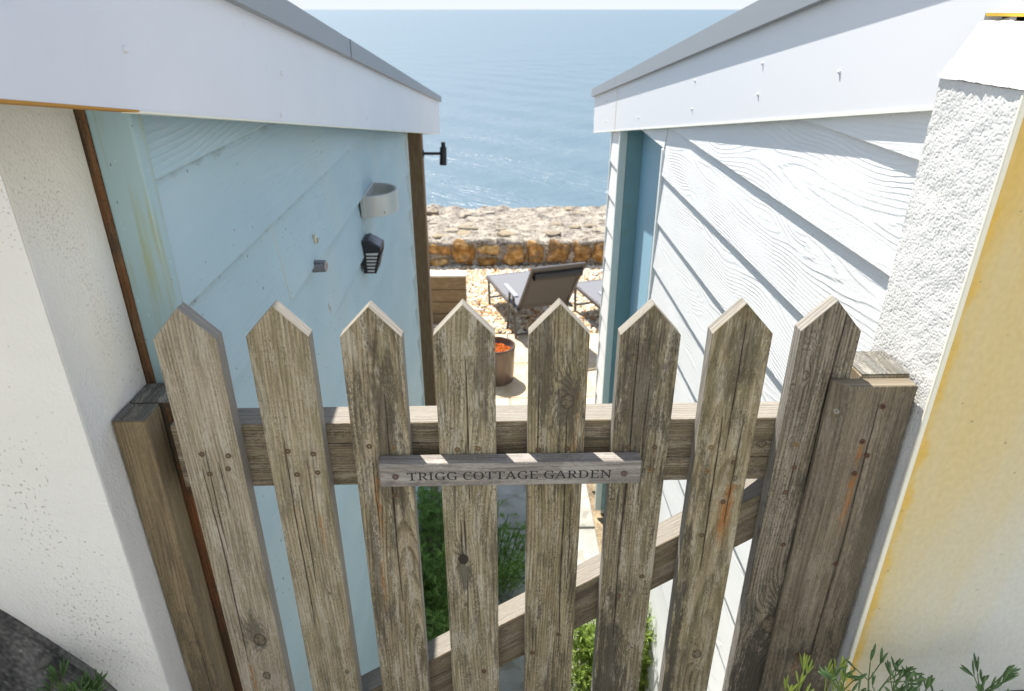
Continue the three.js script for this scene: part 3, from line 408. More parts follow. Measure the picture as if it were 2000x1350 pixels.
// ================================================================ GATE
const pickets = [
  { x: -0.380, y: -0.319, seed: 1, patch: [[40, 440, 22, 40, 0.5], [48, 120, 30, 150, 0.3]], light: [209, 196, 174], dark: [134, 119, 95], algae: 0.22, bleach: 0.45, mould: 0.22, cracks: [[22, 250, 640, 0.9], [30, 480, 660, 0.7], [46, 560, 640, 0.6]], knots: [[46, 305, 11], [44, 225, 7]], rust: [[22, 250, 160, 4, 0.7]], lean: 0.002 },
  { x: -0.268, y: -0.317, seed: 2, patch: [[20, 200, 16, 160, 0.25]], light: [207, 193, 164], dark: [132, 116, 86], algae: 0.35, bleach: 0.4, mould: 0.3, cracks: [[23, 330, 680, 0.9], [34, 420, 600, 0.7], [50, 500, 640, 0.4]], knots: [[52, 400, 2.5], [60, 230, 4]], rust: [[56, 545, 70, 3, 0.5], [24, 560, 60, 3, 0.4]] },
  { x: -0.155, y: -0.319, seed: 3, patch: [[46, 800, 20, 160, 0.5], [12, 560, 10, 120, 0.4], [12, 150, 16, 160, 0.35]], light: [201, 185, 153], dark: [108, 93, 67], algae: 0.45, bleach: 0.5, mould: 0.55, cracks: [[47, 380, 740, 1.1], [24, 500, 640, 0.5]], knots: [], rust: [[26, 610, 130, 5, 0.7], [20, 460, 120, 4, 0.8]], arch: 60, pith: [0.6, 18], late: 0.6 },
  { x: -0.041, y: -0.318, seed: 4, patch: [[26, 560, 14, 50, 0.6], [62, 900, 14, 80, 0.4], [30, 160, 26, 120, 0.3]], light: [205, 192, 161], dark: [117, 102, 73], algae: 0.4, bleach: 0.55, mould: 0.5, cracks: [[38, 560, 800, 0.9], [30, 470, 540, 1.2], [24, 470, 535, 1.1], [30, 330, 420, 0.7]], knots: [[26, 462, 7.5, 1], [27, 372, 3.2]], rust: [[54, 160, 20, 4, 0.6]], arch: 40, pith: [0.9, 20] },
  { x: 0.076, y: -0.318, seed: 5, patch: [[52, 840, 20, 60, 0.6], [20, 900, 18, 90, 0.5], [38, 150, 30, 170, 0.4]], light: [194, 179, 144], dark: [104, 89, 60], algae: 0.5, bleach: 0.4, mould: 0.6, cracks: [[52, 260, 720, 1.1], [14, 600, 760, 0.6], [60, 400, 600, 0.5]], knots: [[51, 726, 9.5]], rust: [[62, 740, 200, 7, 0.25]], late: 0.65 },
  { x: 0.189, y: -0.320, seed: 6, patch: [[30, 850, 34, 150, 0.5], [20, 330, 22, 190, 0.7], [50, 150, 30, 160, 0.6]], light: [187, 173, 142], dark: [95, 82, 58], algae: 0.5, bleach: 0.45, mould: 0.75, cracks: [[24, 280, 830, 1.2], [42, 560, 760, 0.6]], knots: [], late: 0.5 },
  { x: 0.303, y: -0.319, seed: 7, patch: [[8, 300, 9, 380, 0.7], [40, 900, 26, 70, 0.35], [60, 100, 24, 130, 0.5]], light: [196, 181, 146], dark: [108, 93, 63], algae: 0.55, bleach: 0.4, mould: 0.4, cracks: [[40, 640, 840, 1.0], [30, 430, 700, 1.1], [56, 520, 700, 0.8]], knots: [[48, 255, 8], [60, 600, 4]], rust: [[56, 590, 130, 10, 0.95], [50, 560, 90, 9, 0.7]], arch: 90, pith: [0.55, 22], ring: 9, late: 0.45 },
  { x: 0.413, y: -0.317, seed: 8, patch: [[40, 270, 46, 220, 0.85], [62, 600, 18, 260, 0.6], [40, 60, 46, 160, 0.6]], light: [170, 157, 137], dark: [91, 82, 67], algae: 0.2, bleach: 0.3, mould: 0.6, cracks: [[52, 380, 860, 2.0], [28, 560, 640, 0.8], [58, 480, 600, 0.7]], knots: [[46, 318, 17], [20, 760, 3]], rust: [], arch: 50, late: 0.75, ring: 4.8 },
];
const PW = 0.0755, PT = 0.0215, GS = 0.760, PB = -1.30;
// screw: a dished head with a real cross recess
const screwGeo = (() => {
  const sh = new THREE.Shape(); sh.absarc(0, 0, 0.0038, 0, Math.PI * 2, false); const a = 0.00055, b = 0.0021, h = new THREE.Path([[a, b], [a, a], [b, a], [b, -a], [a, -a], [a, -b], [-a, -b], [-a, -a], [-b, -a], [-b, a], [-a, a], [-a, b]].map((q) => new THREE.Vector2(...q))); sh.holes.push(h);
  const g = new THREE.ExtrudeGeometry(sh, { depth: 0.0009, bevelEnabled: false, curveSegments: 10 }), d = new THREE.CircleGeometry(0.0036, 12); d.translate(0, 0, -0.0004); g.deleteAttribute('uv'); d.deleteAttribute('uv');
  const gi = g.index ? g.toNonIndexed() : g, m = mergeGeometries([gi, d.toNonIndexed()]); m.translate(0, 0, -0.0003); return m;
})();
const slotGeo = (() => { const sh = new THREE.Shape(); sh.absarc(0, 0, 0.0044, 0, Math.PI * 2, false); const h = new THREE.Path([[0.0006, 0.0036], [0.0006, -0.0036], [-0.0006, -0.0036], [-0.0006, 0.0036]].map((q) => new THREE.Vector2(...q))); sh.holes.push(h); const g = new THREE.ExtrudeGeometry(sh, { depth: 0.0012, bevelEnabled: false, curveSegments: 12 }), d = new THREE.CircleGeometry(0.0042, 14); d.translate(0, 0, -0.0002); g.deleteAttribute('uv'); d.deleteAttribute('uv'); return mergeGeometries([g.index ? g.toNonIndexed() : g, d.toNonIndexed()]); })();
const rustBump = surface(0.02, 64, (x, y, o) => { const t = fbm(NA, x * 900, y * 900, 3); o[0] = 118 + 50 * t; o[1] = 86 + 40 * t; o[2] = 52 + 30 * t; });
const screwM = [mat(srgb(124, 100, 66), 0.5, { metalness: 0.35 }), mat(srgb(92, 72, 52), 0.7, { metalness: 0.2 }), mat(srgb(84, 56, 40), 0.8), mat(srgb(196, 190, 178), 0.35, { metalness: 0.7 })];
{
  const gate = thing('picket_gate', 'weathered wooden picket gate with eight pointed pickets and a diagonal brace', 'gate', [0.016, PB, 0.79]);
  pickets.forEach((q, k) => {
    const t = woodTex({ w: 100, l: 1000, face: 76, ...q, knots: q.knots.map(([x, y, r, o]) => [x, y + 120, r, o]), cracks: q.cracks.map(([x, a, b, w]) => [x, a + 120, b + 120, w]), rust: (q.rust || []).map(([x, y, ...z]) => [x, y + 120, ...z]) });
    const h = q.y - PB, sh = new THREE.Shape([[-PW / 2, 0], [PW / 2, 0], [PW / 2, h - 0.0415], [0.0008 * (k % 3 - 1), h], [-PW / 2, h - 0.0405]].map((v) => new THREE.Vector2(...v))), bv = 0.0012;
    const g = new THREE.ExtrudeGeometry(sh, { depth: PT - 2 * bv, bevelEnabled: true, bevelSize: bv, bevelOffset: -bv, bevelThickness: bv, bevelSegments: 2 });
    // slightly uneven edges, as split timber is
    const p = g.attributes.position; for (let i = 0; i < p.count; i++) p.setX(i, p.getX(i) + 0.0006 * NA(p.getY(i) * 40 + k * 9, p.getX(i) > 0 ? 3 : 8));
    g.translate(q.x, PB, -GS - PT + bv); uvStick(g, t, PW); 
    const m = part('picket', g, woodMat(t, 0.0029), gate);
    const S = (dx, y, w) => shared('screw', screwGeo, screwM[w ?? (k + Math.round(Math.abs(dx) * 900)) % 2], m, [q.x + dx, y, -GS + 0.0002], [0, 0, dx * 90]);
    [[[-0.012, -0.528], [0.022, -0.531, 1], [-0.008, -0.560, 1], [0.018, -0.552, 1]], [[-0.011, -0.525], [0.022, -0.530, 1], [-0.004, -0.563], [0.024, -0.560]], [[0.016, -0.522], [-0.016, -0.519, 1], [0.012, -0.600, 1]], [[-0.014, -0.526], [0.014, -0.525], [0.014, -0.955, 2]], [[-0.023, -0.528], [0.016, -0.527, 1], [0.014, -0.875, 1], [-0.026, -0.915, 1]], [[-0.016, -0.526], [0.020, -0.527], [0.017, -0.563], [-0.010, -0.795, 1], [0.022, -0.757, 1]], [[-0.018, -0.528], [-0.018, -0.567], [0.016, -0.553, 1], [0.011, -0.620, 1], [-0.012, -0.680, 1]], [[-0.014, -0.525], [0.014, -0.512, 1], [-0.009, -0.563], [0.015, -0.552, 1], [-0.014, -0.605, 1], [0.0, -0.7, 2]]][k].forEach((v) => S(...v));
  });
  const railT = woodTex({ face: 104, w: 160, l: 1000, seed: 21, light: [168, 152, 128], dark: [92, 78, 58], algae: 0.4, bleach: 0.3, mould: 0.5, late: 0.55, cracks: [[70, 120, 420, 0.8], [40, 500, 900, 0.7]], knots: [[60, 800, 6], [30, 300, 4]] });
  const railM = woodMat(railT, 0.002);
  part('top_rail', uvStick(box(-0.437, 0.446, -0.599, -0.497, GS + PT + 0.0005, GS + PT + 0.045, 0.002), railT, 0.103, 'x'), railM, gate);
  part('bottom_rail', uvStick(box(-0.437, 0.446, -1.28, -1.18, GS + PT + 0.0005, GS + PT + 0.045, 0.002), railT, 0.103, 'x', 0.2), railM, gate);
  const bt = woodTex({ face: 99, w: 150, l: 800, seed: 22, light: [160, 144, 120], dark: [84, 70, 52], algae: 0.45, bleach: 0.25, mould: 0.5, late: 0.6, ring: 3.2, arch: 60, cracks: [[60, 100, 300, 0.7]] });
  { // brace from the lower left to the rail at the right
    const a = [-0.165, -1.035], b = [0.435, -0.602], ang = Math.atan2(b[1] - a[1], b[0] - a[0]), L = 0.94, g = new RoundedBoxGeometry(L, 0.098, 0.044, 2, 0.002);
    uvStick(g, bt, 0.098, 'x'); g.rotateZ(ang); const mx = 0.117 - 0.10 * Math.cos(ang) + 0.045 * Math.sin(ang), my = -0.783 - 0.10 * Math.sin(ang) - 0.045 * Math.cos(ang); g.translate(mx, my, -(GS + PT + 0.0235));
    // cut the upper end flush under the rail
    const p = g.attributes.position; for (let i = 0; i < p.count; i++) { if (p.getY(i) > -0.602) p.setY(i, -0.602); if (p.getY(i) < -1.178) p.setY(i, -1.178); }
    g.computeVertexNormals(); part('brace', g, woodMat(bt, 0.0022), gate);
  }
}
// ---- name board
{
  const y0 = -0.5695, y1 = -0.5325, x0 = -0.1575, x1 = 0.1885, s0 = 0.7375, s1 = 0.7597;
  const t = woodTex({ w: 62, l: 350, seed: 33, ring: 2.4, px: 0.35, light: [184, 175, 164], dark: [104, 96, 90], late: 0.35, bleach: 0.35, algae: 0.0, mould: 0.15, pale: [204, 200, 194], black: [84, 78, 74], arch: 10, pith: [0.2, 60] });
  const sign = thing('name_sign', 'grey wooden sign reading TRIGG COTTAGE GARDEN on the picket gate', 'sign', [(x0 + x1) / 2, y0, (s0 + s1) / 2]);
  part('board', uvStick(box(x0, x1, y0, y1, s0, s1, 0.0025), t, 0.037, 'x'), woodMat(t, 0.0014, 0.8), sign);
  const font = await new FontLoader().loadAsync('fonts/droid/droid_serif_regular.typeface.json');
  const word = (str, size) => new THREE.ShapeGeometry(font.generateShapes(str, size), 5);
  const lg = word('TRIGG COTTAGE GARDEN', 0.0125); lg.computeBoundingBox(); const bb = lg.boundingBox, k = 0.270 / (bb.max.x - bb.min.x);
  lg.scale(k, 1, 1); lg.computeBoundingBox(); const c = lg.boundingBox; lg.translate((x0 + x1) / 2 - 0.0012 - (c.min.x + c.max.x) / 2, (y0 + y1) / 2 - (c.min.y + c.max.y) / 2 - 0.0012, -s0 + 0.0004);
  part('lettering', lg, mat(srgb(44, 42, 42), 0.9), sign, 'black serif capitals reading TRIGG COTTAGE GARDEN');
  for (const x of [x0 + 0.0215, x1 - 0.0225]) shared('screw', slotGeo, mat(srgb(98, 78, 72), 0.6, { metalness: 0.2 }), sign, [x, (y0 + y1) / 2 - 0.001, -s0 + 0.0001], [0, 0, 0.06]);
}
// ---- gate posts
{
  const t1 = woodTex({ w: 110, l: 900, seed: 51, patch: [[24, 200, 30, 240, 0.4]], light: [166, 146, 112], dark: [96, 80, 54], algae: 0.25, bleach: 0.15, mould: 0.3, late: 0.4, px: 0.7, pale: [180, 166, 136], cracks: [[30, 100, 500, 0.6]], knots: [[14, 300, 4]] });
  const tg = woodTex({ w: 80, l: 80, seed: 52, light: [146, 143, 135], dark: [76, 74, 68], algae: 0.2, bleach: 0.35, mould: 0.4, late: 0.7, ring: 3.5, px: 0.5, pith: [0.1, 4], arch: 70 });
  const endM = woodMat(tg, 0.003);
  const p1 = thing('gate_post', 'yellowish brown gate post fixed to the smooth white pillar', 'gate post', [-0.476, -1.28, 0.78]);
  part('timber', uvStick(box(-0.4985, -0.4545, -1.28, -0.4765, 0.7605, 0.8045, 0.003), t1, 0.045), woodMat(t1, 0.0018), p1);
  part('end_grain', uvBox(box(-0.4975, -0.4555, -0.4764, -0.4752, 0.7615, 0.8035, 0.0005), { k: 12 }), endM, p1, 'grey weathered top of the post');
  const t2 = woodTex({ w: 110, l: 900, seed: 53, patch: [[20, 760, 60, 120, 0.8], [30, 300, 60, 160, 0.5]], light: [158, 98, 52], dark: [90, 50, 24], algae: 0.05, bleach: 0.05, mould: 0.35, late: 0.35, px: 0.8, cracks: [] });
  const p2 = thing('hinge_batten', 'orange brown batten behind the left gate post', 'gate post', [-0.47, -1.28, 0.83]);
  part('timber', uvStick(box(-0.4985, -0.443, -1.28, -0.4775, 0.8075, 0.862, 0.003), t2, 0.055), woodMat(t2, 0.001), p2);
  part('end_grain', uvBox(box(-0.4975, -0.444, -0.4774, -0.4762, 0.8085, 0.861, 0.0005), { k: 12, off: [0.4, 0.2] }), endM, p2, 'grey weathered top of the batten');
  // right
  const t3 = woodTex({ w: 140, l: 900, seed: 54, patch: [[60, 180, 70, 260, 0.55], [90, 640, 24, 260, 0.35]], light: [156, 142, 120], dark: [86, 74, 58], algae: 0.15, bleach: 0.2, mould: 0.3, late: 0.3, px: 0.7, cracks: [[58, 60, 850, 1.6]], knots: [], rust: [[49, 777, 50, 5, 0.8], [50, 727, 120, 6, 0.9], [38, 383, 60, 4, 0.7]] });
  const p3 = thing('gate_post', 'grey brown gate post with a long split and rusty screws by the rough pillar', 'gate post', [0.478, -1.28, 0.746]);
  const pl = [[0.4245, 0.752], [0.444, 0.7355], [0.525, 0.7355], [0.525, 0.7575], [0.4245, 0.7575]];
  const sh = new THREE.Shape(pl.map(([x, s]) => new THREE.Vector2(x, s))), g = new THREE.ExtrudeGeometry(sh, { depth: 0.858, bevelEnabled: true, bevelSize: 0.001, bevelOffset: -0.001, bevelThickness: 0.001, bevelSegments: 1 }); g.rotateX(-Math.PI / 2); g.translate(0, -1.282, 0);
  // after the turn (x, s, depth) is (x, height, -s)
  uvStick(g, t3, 0.1005); part('timber', g, woodMat(t3, 0.002), p3);
  for (const [x, y, w] of [[0.473, -0.505, 2], [0.484, -0.527, 2], [0.474, -0.556, 2], [0.487, -0.452, 2], [0.462, -0.90, 2], [0.474, -0.90, 2], [0.482, -0.715, 2]]) shared('screw', screwGeo, screwM[w], p3, [x, y, -0.7348]);
  shared('screw', screwGeo, screwM[3], p3, [0.434, -0.463, -0.7430], [0, -0.85, 0]);
  const t4 = woodTex({ w: 120, l: 900, seed: 55, light: [176, 158, 126], dark: [108, 92, 66], algae: 0.15, bleach: 0.35, mould: 0.15, late: 0.4, px: 0.8 });
  const p4 = thing('latch_batten', 'pale timber batten behind the right gate post against the rough pillar', 'gate post', [0.5, -1.28, 0.79]);
  part('timber', uvStick(box(0.464, 0.5285, -1.28, -0.420, 0.759, 0.826, 0.003), t4, 0.065), woodMat(t4, 0.0018), p4);
  part('end_grain', uvBox(box(0.465, 0.5275, -0.4199, -0.4186, 0.760, 0.825, 0.0005), { k: 12, off: [0.2, 0.6] }), endM, p4, 'grey weathered top of the batten');
}
// ================================================================ FITTINGS ON THE BLUE SHED
const wallX = LW - 0.006;
{
  const alu = mat(srgb(186, 188, 184), 0.42, { metalness: 0.35, bumpMap: concrete.bump, bumpScale: 0.0006 });
  const t = thing('half_round_light', 'silver half-round wall light open at the top on the blue shed', 'wall light', [wallX, -0.61, 2.37]);
  const N = 40, out = [], inn = []; for (let i = 0; i <= N; i++) { const a = Math.PI * i / N; out.push(new THREE.Vector2(0.105 * Math.cos(a), 0.100 * Math.pow(Math.sin(a), 0.9))); inn.push(new THREE.Vector2(0.098 * Math.cos(a), 0.093 * Math.pow(Math.sin(a), 0.9))); }
  const sh = new THREE.Shape([...out, ...inn.reverse()]), g = new THREE.ExtrudeGeometry(sh, { depth: 0.070, bevelEnabled: true, bevelSize: 0.001, bevelThickness: 0.001, bevelSegments: 1 });
  // shape (along s, out of the wall), extruded upwards
  g.applyMatrix4(new THREE.Matrix4().set(0, 1, 0, wallX + 0.008, 0, 0, 1, -0.635, 1, 0, 0, -2.40, 0, 0, 0, 1)); part('shade', g, alu, t);
  part('back_plate', box(wallX - 0.004, wallX + 0.012, -0.640, -0.562, 2.292, 2.508, 0.003), alu, t);
  part('lamp_glass', box(wallX + 0.012, wallX + 0.05, -0.600, -0.596, 2.32, 2.48, 0.001), mat(srgb(170, 168, 160), 0.5), t);
  for (const s of [2.30, 2.42]) shared('screw', slotGeo, screwM[1], t, [wallX + 0.075, -0.62, -s], [0, Math.PI / 2, 0]);
}
{
  const black = mat(srgb(34, 34, 36), 0.45), t = thing('solar_light', 'black louvred solar light on the blue shed below the half-round light', 'wall light', [wallX, -0.80, 2.30]);
  const y1 = -0.700, y0 = -0.812, s0 = 2.225, s1 = 2.315;
  part('housing', prismYX([[0, y0], [0, y1], [0.018, y1 + 0.004], [0.062, y1 - 0.022], [0.062, y1 - 0.036], [0.012, y1 - 0.04], [0.012, y0]], s0, s1, wallX), black, t);
  part('solar_panel', prismYX([[0.020, y1 + 0.0042], [0.060, y1 - 0.0194], [0.060, y1 - 0.0206], [0.020, y1 + 0.003]], s0 + 0.01, s1 - 0.01, wallX + 0.0005), mat(srgb(58, 64, 78), 0.2), t);
  part('diffuser', prismYX([[0.0125, y1 - 0.041], [0.052, y1 - 0.041], [0.034, y0 + 0.004], [0.0125, y0 + 0.004]], s0 + 0.003, s1 - 0.006, wallX), mat(srgb(214, 216, 214), 0.5), t);
  for (let i = 0; i < 6; i++) { const y = y1 - 0.048 - i * 0.0118, o = 0.060 - i * 0.0035; part('louvre', prismYX([[0.0122, y], [o, y], [o, y - 0.0045], [0.0122, y - 0.0045]], s0, s1, wallX), black, t); }
  for (const s of [s1 - 0.005]) part('side_bar', prismYX([[0.03, y1 - 0.04], [0.062, y1 - 0.036], [0.042, y0 + 0.0], [0.03, y0]], s + 0.0004, s + 0.0046, wallX + 0.0004), black, t);
}
// outline (out of the wall, y) carried along s
function prismYX(pts, s0, s1, x0) {
  const pos = [], P = pts.map(([o, y]) => new THREE.Vector2(o, y)), tri = THREE.ShapeUtils.triangulateShape(P, []);
  for (const s of [s0, s1]) for (const q of tri) for (const i of q) pos.push(x0 + P[i].x, P[i].y, -s);
  for (let i = 0; i < P.length; i++) { const a = P[i], b = P[(i + 1) % P.length]; for (const [q, s] of [[a, s0], [b, s0], [b, s1], [a, s0], [b, s1], [a, s1]]) pos.push(x0 + q.x, q.y, -s); }
  const g = new THREE.BufferGeometry(); g.setAttribute('position', new THREE.Float32BufferAttribute(pos, 3)); g.computeVertexNormals(); return uvBox(g);
}
{
  const t = thing('door_bumper', 'small weathered grey stub fixed to the blue shed wall', 'bumper', [wallX, -0.57, 1.62]);
  const g = new THREE.CylinderGeometry(0.0145, 0.016, 0.032, 20, 1, false); g.rotateZ(-Math.PI / 2); g.translate(wallX + 0.015, -0.571, -1.622); part('stub', uvBox(g, { k: 3 }), mat(srgb(128, 128, 132), 0.85, { bumpMap: concrete.bump, bumpScale: 0.004 }), t);
  const c = new THREE.TorusGeometry(0.0105, 0.003, 8, 18); c.rotateY(Math.PI / 2); c.translate(wallX + 0.031, -0.571, -1.622); part('rim', c, mat(srgb(170, 156, 146), 0.8), t);
  const u = thing('cable_plug', 'small oval grey plug left in the blue shed wall', 'plug', [wallX, -0.74, 1.71]);
  const q = new THREE.TorusGeometry(0.011, 0.0035, 8, 20); q.scale(0.6, 1.1, 1); q.rotateY(Math.PI / 2); q.translate(wallX + 0.002, -0.724, -1.712); part('ring', q, mat(srgb(190, 186, 176), 0.8), u);
  const d = new THREE.SphereGeometry(0.008, 12, 8); d.scale(0.35, 1, 0.6); d.translate(wallX + 0.003, -0.722, -1.712); part('filling', d, mat(srgb(132, 138, 140), 0.9), u);
  const v = thing('broken_clip', 'broken pale clip stub above the grey stub on the blue shed', 'clip', [wallX, -0.52, 1.66]);
  part('tongue', box(wallX, wallX + 0.007, -0.522, -0.500, 1.652, 1.658, 0.001), mat(srgb(206, 200, 180), 0.8), v); part('stump', box(wallX - 0.001, wallX + 0.009, -0.524, -0.513, 1.6585, 1.667, 0.001), mat(srgb(150, 142, 110), 0.9), v);
}
{ // black spotlight on the porch post
  const k = mat(srgb(30, 32, 36), 0.4), t = thing('spotlight', 'black tubular spotlight on a short arm fixed to the brown porch post', 'spotlight', [-0.39, -0.82, 4.05]);
  const arm = new THREE.CylinderGeometry(0.0085, 0.0085, 0.11, 12); arm.rotateZ(Math.PI / 2); arm.translate(-0.364, -0.748, -4.05); part('arm', arm, k, t);
  const bd = new THREE.CylinderGeometry(0.019, 0.021, 0.10, 20); bd.rotateZ(-0.05); bd.translate(-0.303, -0.762, -4.05); part('body', bd, k, t);
  const cp = new THREE.CylinderGeometry(0.0125, 0.0125, 0.03, 16); cp.translate(-0.300, -0.699, -4.05); part('cap', cp, k, t);
  const pl = new THREE.CylinderGeometry(0.022, 0.022, 0.006, 16); pl.rotateZ(Math.PI / 2); pl.translate(-0.417, -0.748, -4.05); part('mounting_plate', pl, k, t);
}
// ================================================================ GARDEN THINGS
{ // glazed pot
  const x = -0.010, s = 5.16, t = thing('glazed_pot', 'dark brown glazed cylindrical pot holding orange plants on the patio', 'pot', [x, G, s]);
  const prof = [[0, 0.006], [0.128, 0.006], [0.136, 0.0], [0.143, 0.01], [0.150, 0.12], [0.155, 0.29], [0.160, 0.315], [0.159, 0.330], [0.150, 0.332], [0.143, 0.322], [0.140, 0.25], [0, 0.25]].map(([a, b]) => new THREE.Vector2(a, b));
  const gl = surface(1, 256, (u, v, o) => { const a = fbm(NA, u * 9, v * 4, 4); o[0] = 82 + 46 * a; o[1] = 70 + 38 * a; o[2] = 62 + 32 * a; });
  const g = new THREE.LatheGeometry(prof, 40); g.translate(x, G, -s); part('vessel', g, mat(0xffffff, 0.28, { map: gl.map }), t);
  const r = rng(3), geos = [], soil = new THREE.CircleGeometry(0.140, 24); soil.rotateX(-Math.PI / 2); soil.translate(x, G + 0.262, -s); part('soil', soil, mat(srgb(88, 52, 32), 0.95), t);
  const q = thing('sedum', 'low orange and green succulent growing in the glazed pot', 'plant', [x, G + 0.262, s]);
  for (const [name, col, n] of [['foliage', srgb(222, 128, 54), 420], ['foliage', srgb(160, 156, 60), 160], ['foliage', srgb(210, 92, 40), 200]]) { const gs = []; for (let i = 0; i < n; i++) { const a = r() * 6.28, d = Math.sqrt(r()) * 0.132, l = 0.010 + 0.018 * r(), c = new THREE.ConeGeometry(0.0035 + 0.003 * r(), l, 5); c.translate(0, l / 2, 0); c.rotateX((r() - 0.5) * 1.6); c.rotateZ((r() - 0.5) * 1.6); c.translate(x + Math.cos(a) * d, G + 0.262 + r() * 0.012, -s - Math.sin(a) * d); gs.push(c); } part(name, mergeGeometries(gs), mat(col, 0.7), q); }
}
{ // sleeper planter
  const t = thing('timber_box', 'low bench-like box of brown horizontal timber boards on the gravel', 'timber box', [-0.68, G, 6.5]);
  const tw = [61, 62].map((k) => woodTex({ w: 220, l: 900, seed: k, light: [158, 136, 102], dark: [110, 90, 62], late: 0.25, bleach: 0.2, algae: 0.15, mould: 0.15, px: 1.2 })), ms = tw.map((q) => woodMat(q, 0.0015));
  for (let k = 0; k < 4; k++) { const y0 = G + 0.004 + k * 0.128, y1 = y0 + 0.121; part('board', uvStick(box(-1.12, -0.305, y0, y1, 6.28, 6.32, 0.003), tw[k % 2], 0.125, 'x', k * 0.2), ms[k % 2], t); part('board', uvStick(box(-1.12, -0.305, y0, y1, 6.365, 6.40, 0.003), tw[k % 2], 0.125, 'x', k * 0.3), ms[k % 2], t); part('end_board', uvStick(box(-0.345, -0.307, y0, y1, 6.3205, 6.3645, 0.003), tw[k % 2], 0.125, 'x', k * 0.1), ms[k % 2], t); }
  part('lid', box(-1.13, -0.296, G + 0.516, G + 0.536, 6.27, 6.41, 0.003), mat(srgb(206, 198, 182), 0.85), t);
}
// loungers: aluminium frame, mesh fabric
function lounger(label, ox, os) {
  const th = 17 * D, w = [Math.cos(th), Math.sin(th)], l = [-Math.sin(th), Math.cos(th)];
  const P = (a, b, y) => [ox + a * w[0] + b * l[0], G + y, -(os + a * w[1] + b * l[1])];     // a across, b towards the foot end
  const t = thing('sun_lounger', label, 'sun lounger', [ox, G, os], 'grey sun loungers on the gravel');
  const alu = mat(srgb(84, 80, 78), 0.42, { metalness: 0.4 }), fab = new THREE.MeshPhysicalMaterial({ color: srgb(108, 108, 112), roughness: 0.85 }), arm = mat(srgb(150, 156, 168), 0.4, { metalness: 0.2 });
  const backF = new THREE.MeshPhysicalMaterial({ color: srgb(62, 57, 52), roughness: 1, transmission: 0.25, thickness: 0 });
  const WD = 0.54, SH = 0.30;
  for (const a of [0, WD]) {
    part('seat_rail', bar(P(a, -0.05, SH), P(a, 0.98, SH - 0.01), 0.026, 0.03), alu, t);
    part('leg', bar(P(a, 0.02, 0), P(a, 0.10, SH + 0.13), 0.024, 0.03), alu, t);
    part('leg', bar(P(a, 0.28, 0), P(a, 0.20, SH + 0.13), 0.024, 0.03), alu, t);
    part('leg', bar(P(a, 0.90, 0), P(a, 0.92, SH - 0.01), 0.024, 0.03), alu, t);
    part('armrest', bar(P(a, 0.00, SH + 0.142), P(a, 0.34, SH + 0.142), 0.045, 0.022, 0.008), arm, t);
    part('back_rail', bar(P(a + (a ? -0.028 : 0.028), 0.04, SH - 0.02), P(a + (a ? -0.028 : 0.028), -0.36, SH + 0.53), 0.026, 0.03), alu, t);
  }
  part('cross_bar', bar(P(0, 0.02, 0.04), P(WD, 0.02, 0.04), 0.018, 0.018), alu, t); part('cross_bar', bar(P(0, 0.905, 0.09), P(WD, 0.905, 0.09), 0.018, 0.018), alu, t); part('cross_bar', bar(P(0, 0.98, SH - 0.01), P(WD, 0.98, SH - 0.01), 0.026, 0.03), alu, t);
  part('back_bar', bar(P(0.028, -0.01, SH + 0.05), P(WD - 0.028, -0.01, SH + 0.05), 0.016, 0.016), alu, t);
  const sheet = (p0, p1, p2, p3, sag, thick) => { const n = 14, pos = [], idx = []; for (let j = 0; j <= n; j++) for (let i = 0; i <= n; i++) { const u = i / n, v = j / n, z = sag * Math.sin(Math.PI * u) * (0.4 + 0.6 * Math.sin(Math.PI * v)); pos.push(...[0, 1, 2].map((k) => mix(mix(p0[k], p1[k], u), mix(p3[k], p2[k], u), v) - (k === 1 ? z : 0))); } for (let j = 0; j < n; j++) for (let i = 0; i < n; i++) { const a = j * (n + 1) + i; idx.push(a, a + 1, a + n + 1, a + n + 1, a + 1, a + n + 2); } const g = new THREE.BufferGeometry(); g.setAttribute('position', new THREE.Float32BufferAttribute(pos, 3)); g.setIndex(idx); g.computeVertexNormals(); return uvBox(g); };
  part('seat_fabric', sheet(P(0.012, 0.06, SH + 0.016), P(WD - 0.012, 0.06, SH + 0.016), P(WD - 0.012, 0.97, SH + 0.006), P(0.012, 0.97, SH + 0.006), 0.006), fab, t);
  part('back_fabric', sheet(P(0.04, 0.02, SH + 0.0), P(WD - 0.04, 0.02, SH + 0.0), P(WD - 0.04, -0.345, SH + 0.51), P(0.04, -0.345, SH + 0.51), 0.004), backF, t);
  part('head_bar', bar(P(0.02, -0.36, SH + 0.53), P(WD - 0.02, -0.36, SH + 0.53), 0.03, 0.026), alu, t);
  const c = tube([P(0.045, -0.335, SH + 0.45), P(WD / 2, -0.335, SH + 0.447), P(WD - 0.045, -0.335, SH + 0.45)], 0.038, 12, 14); part('head_cushion', c, mat(srgb(60, 58, 58), 0.8), t);
  return t;
}
lounger('grey metal sun lounger with raised mesh back facing the stone wall', 0.182, 5.94);
lounger('grey sun lounger mostly hidden behind the white shed corner', 1.075, 5.71);

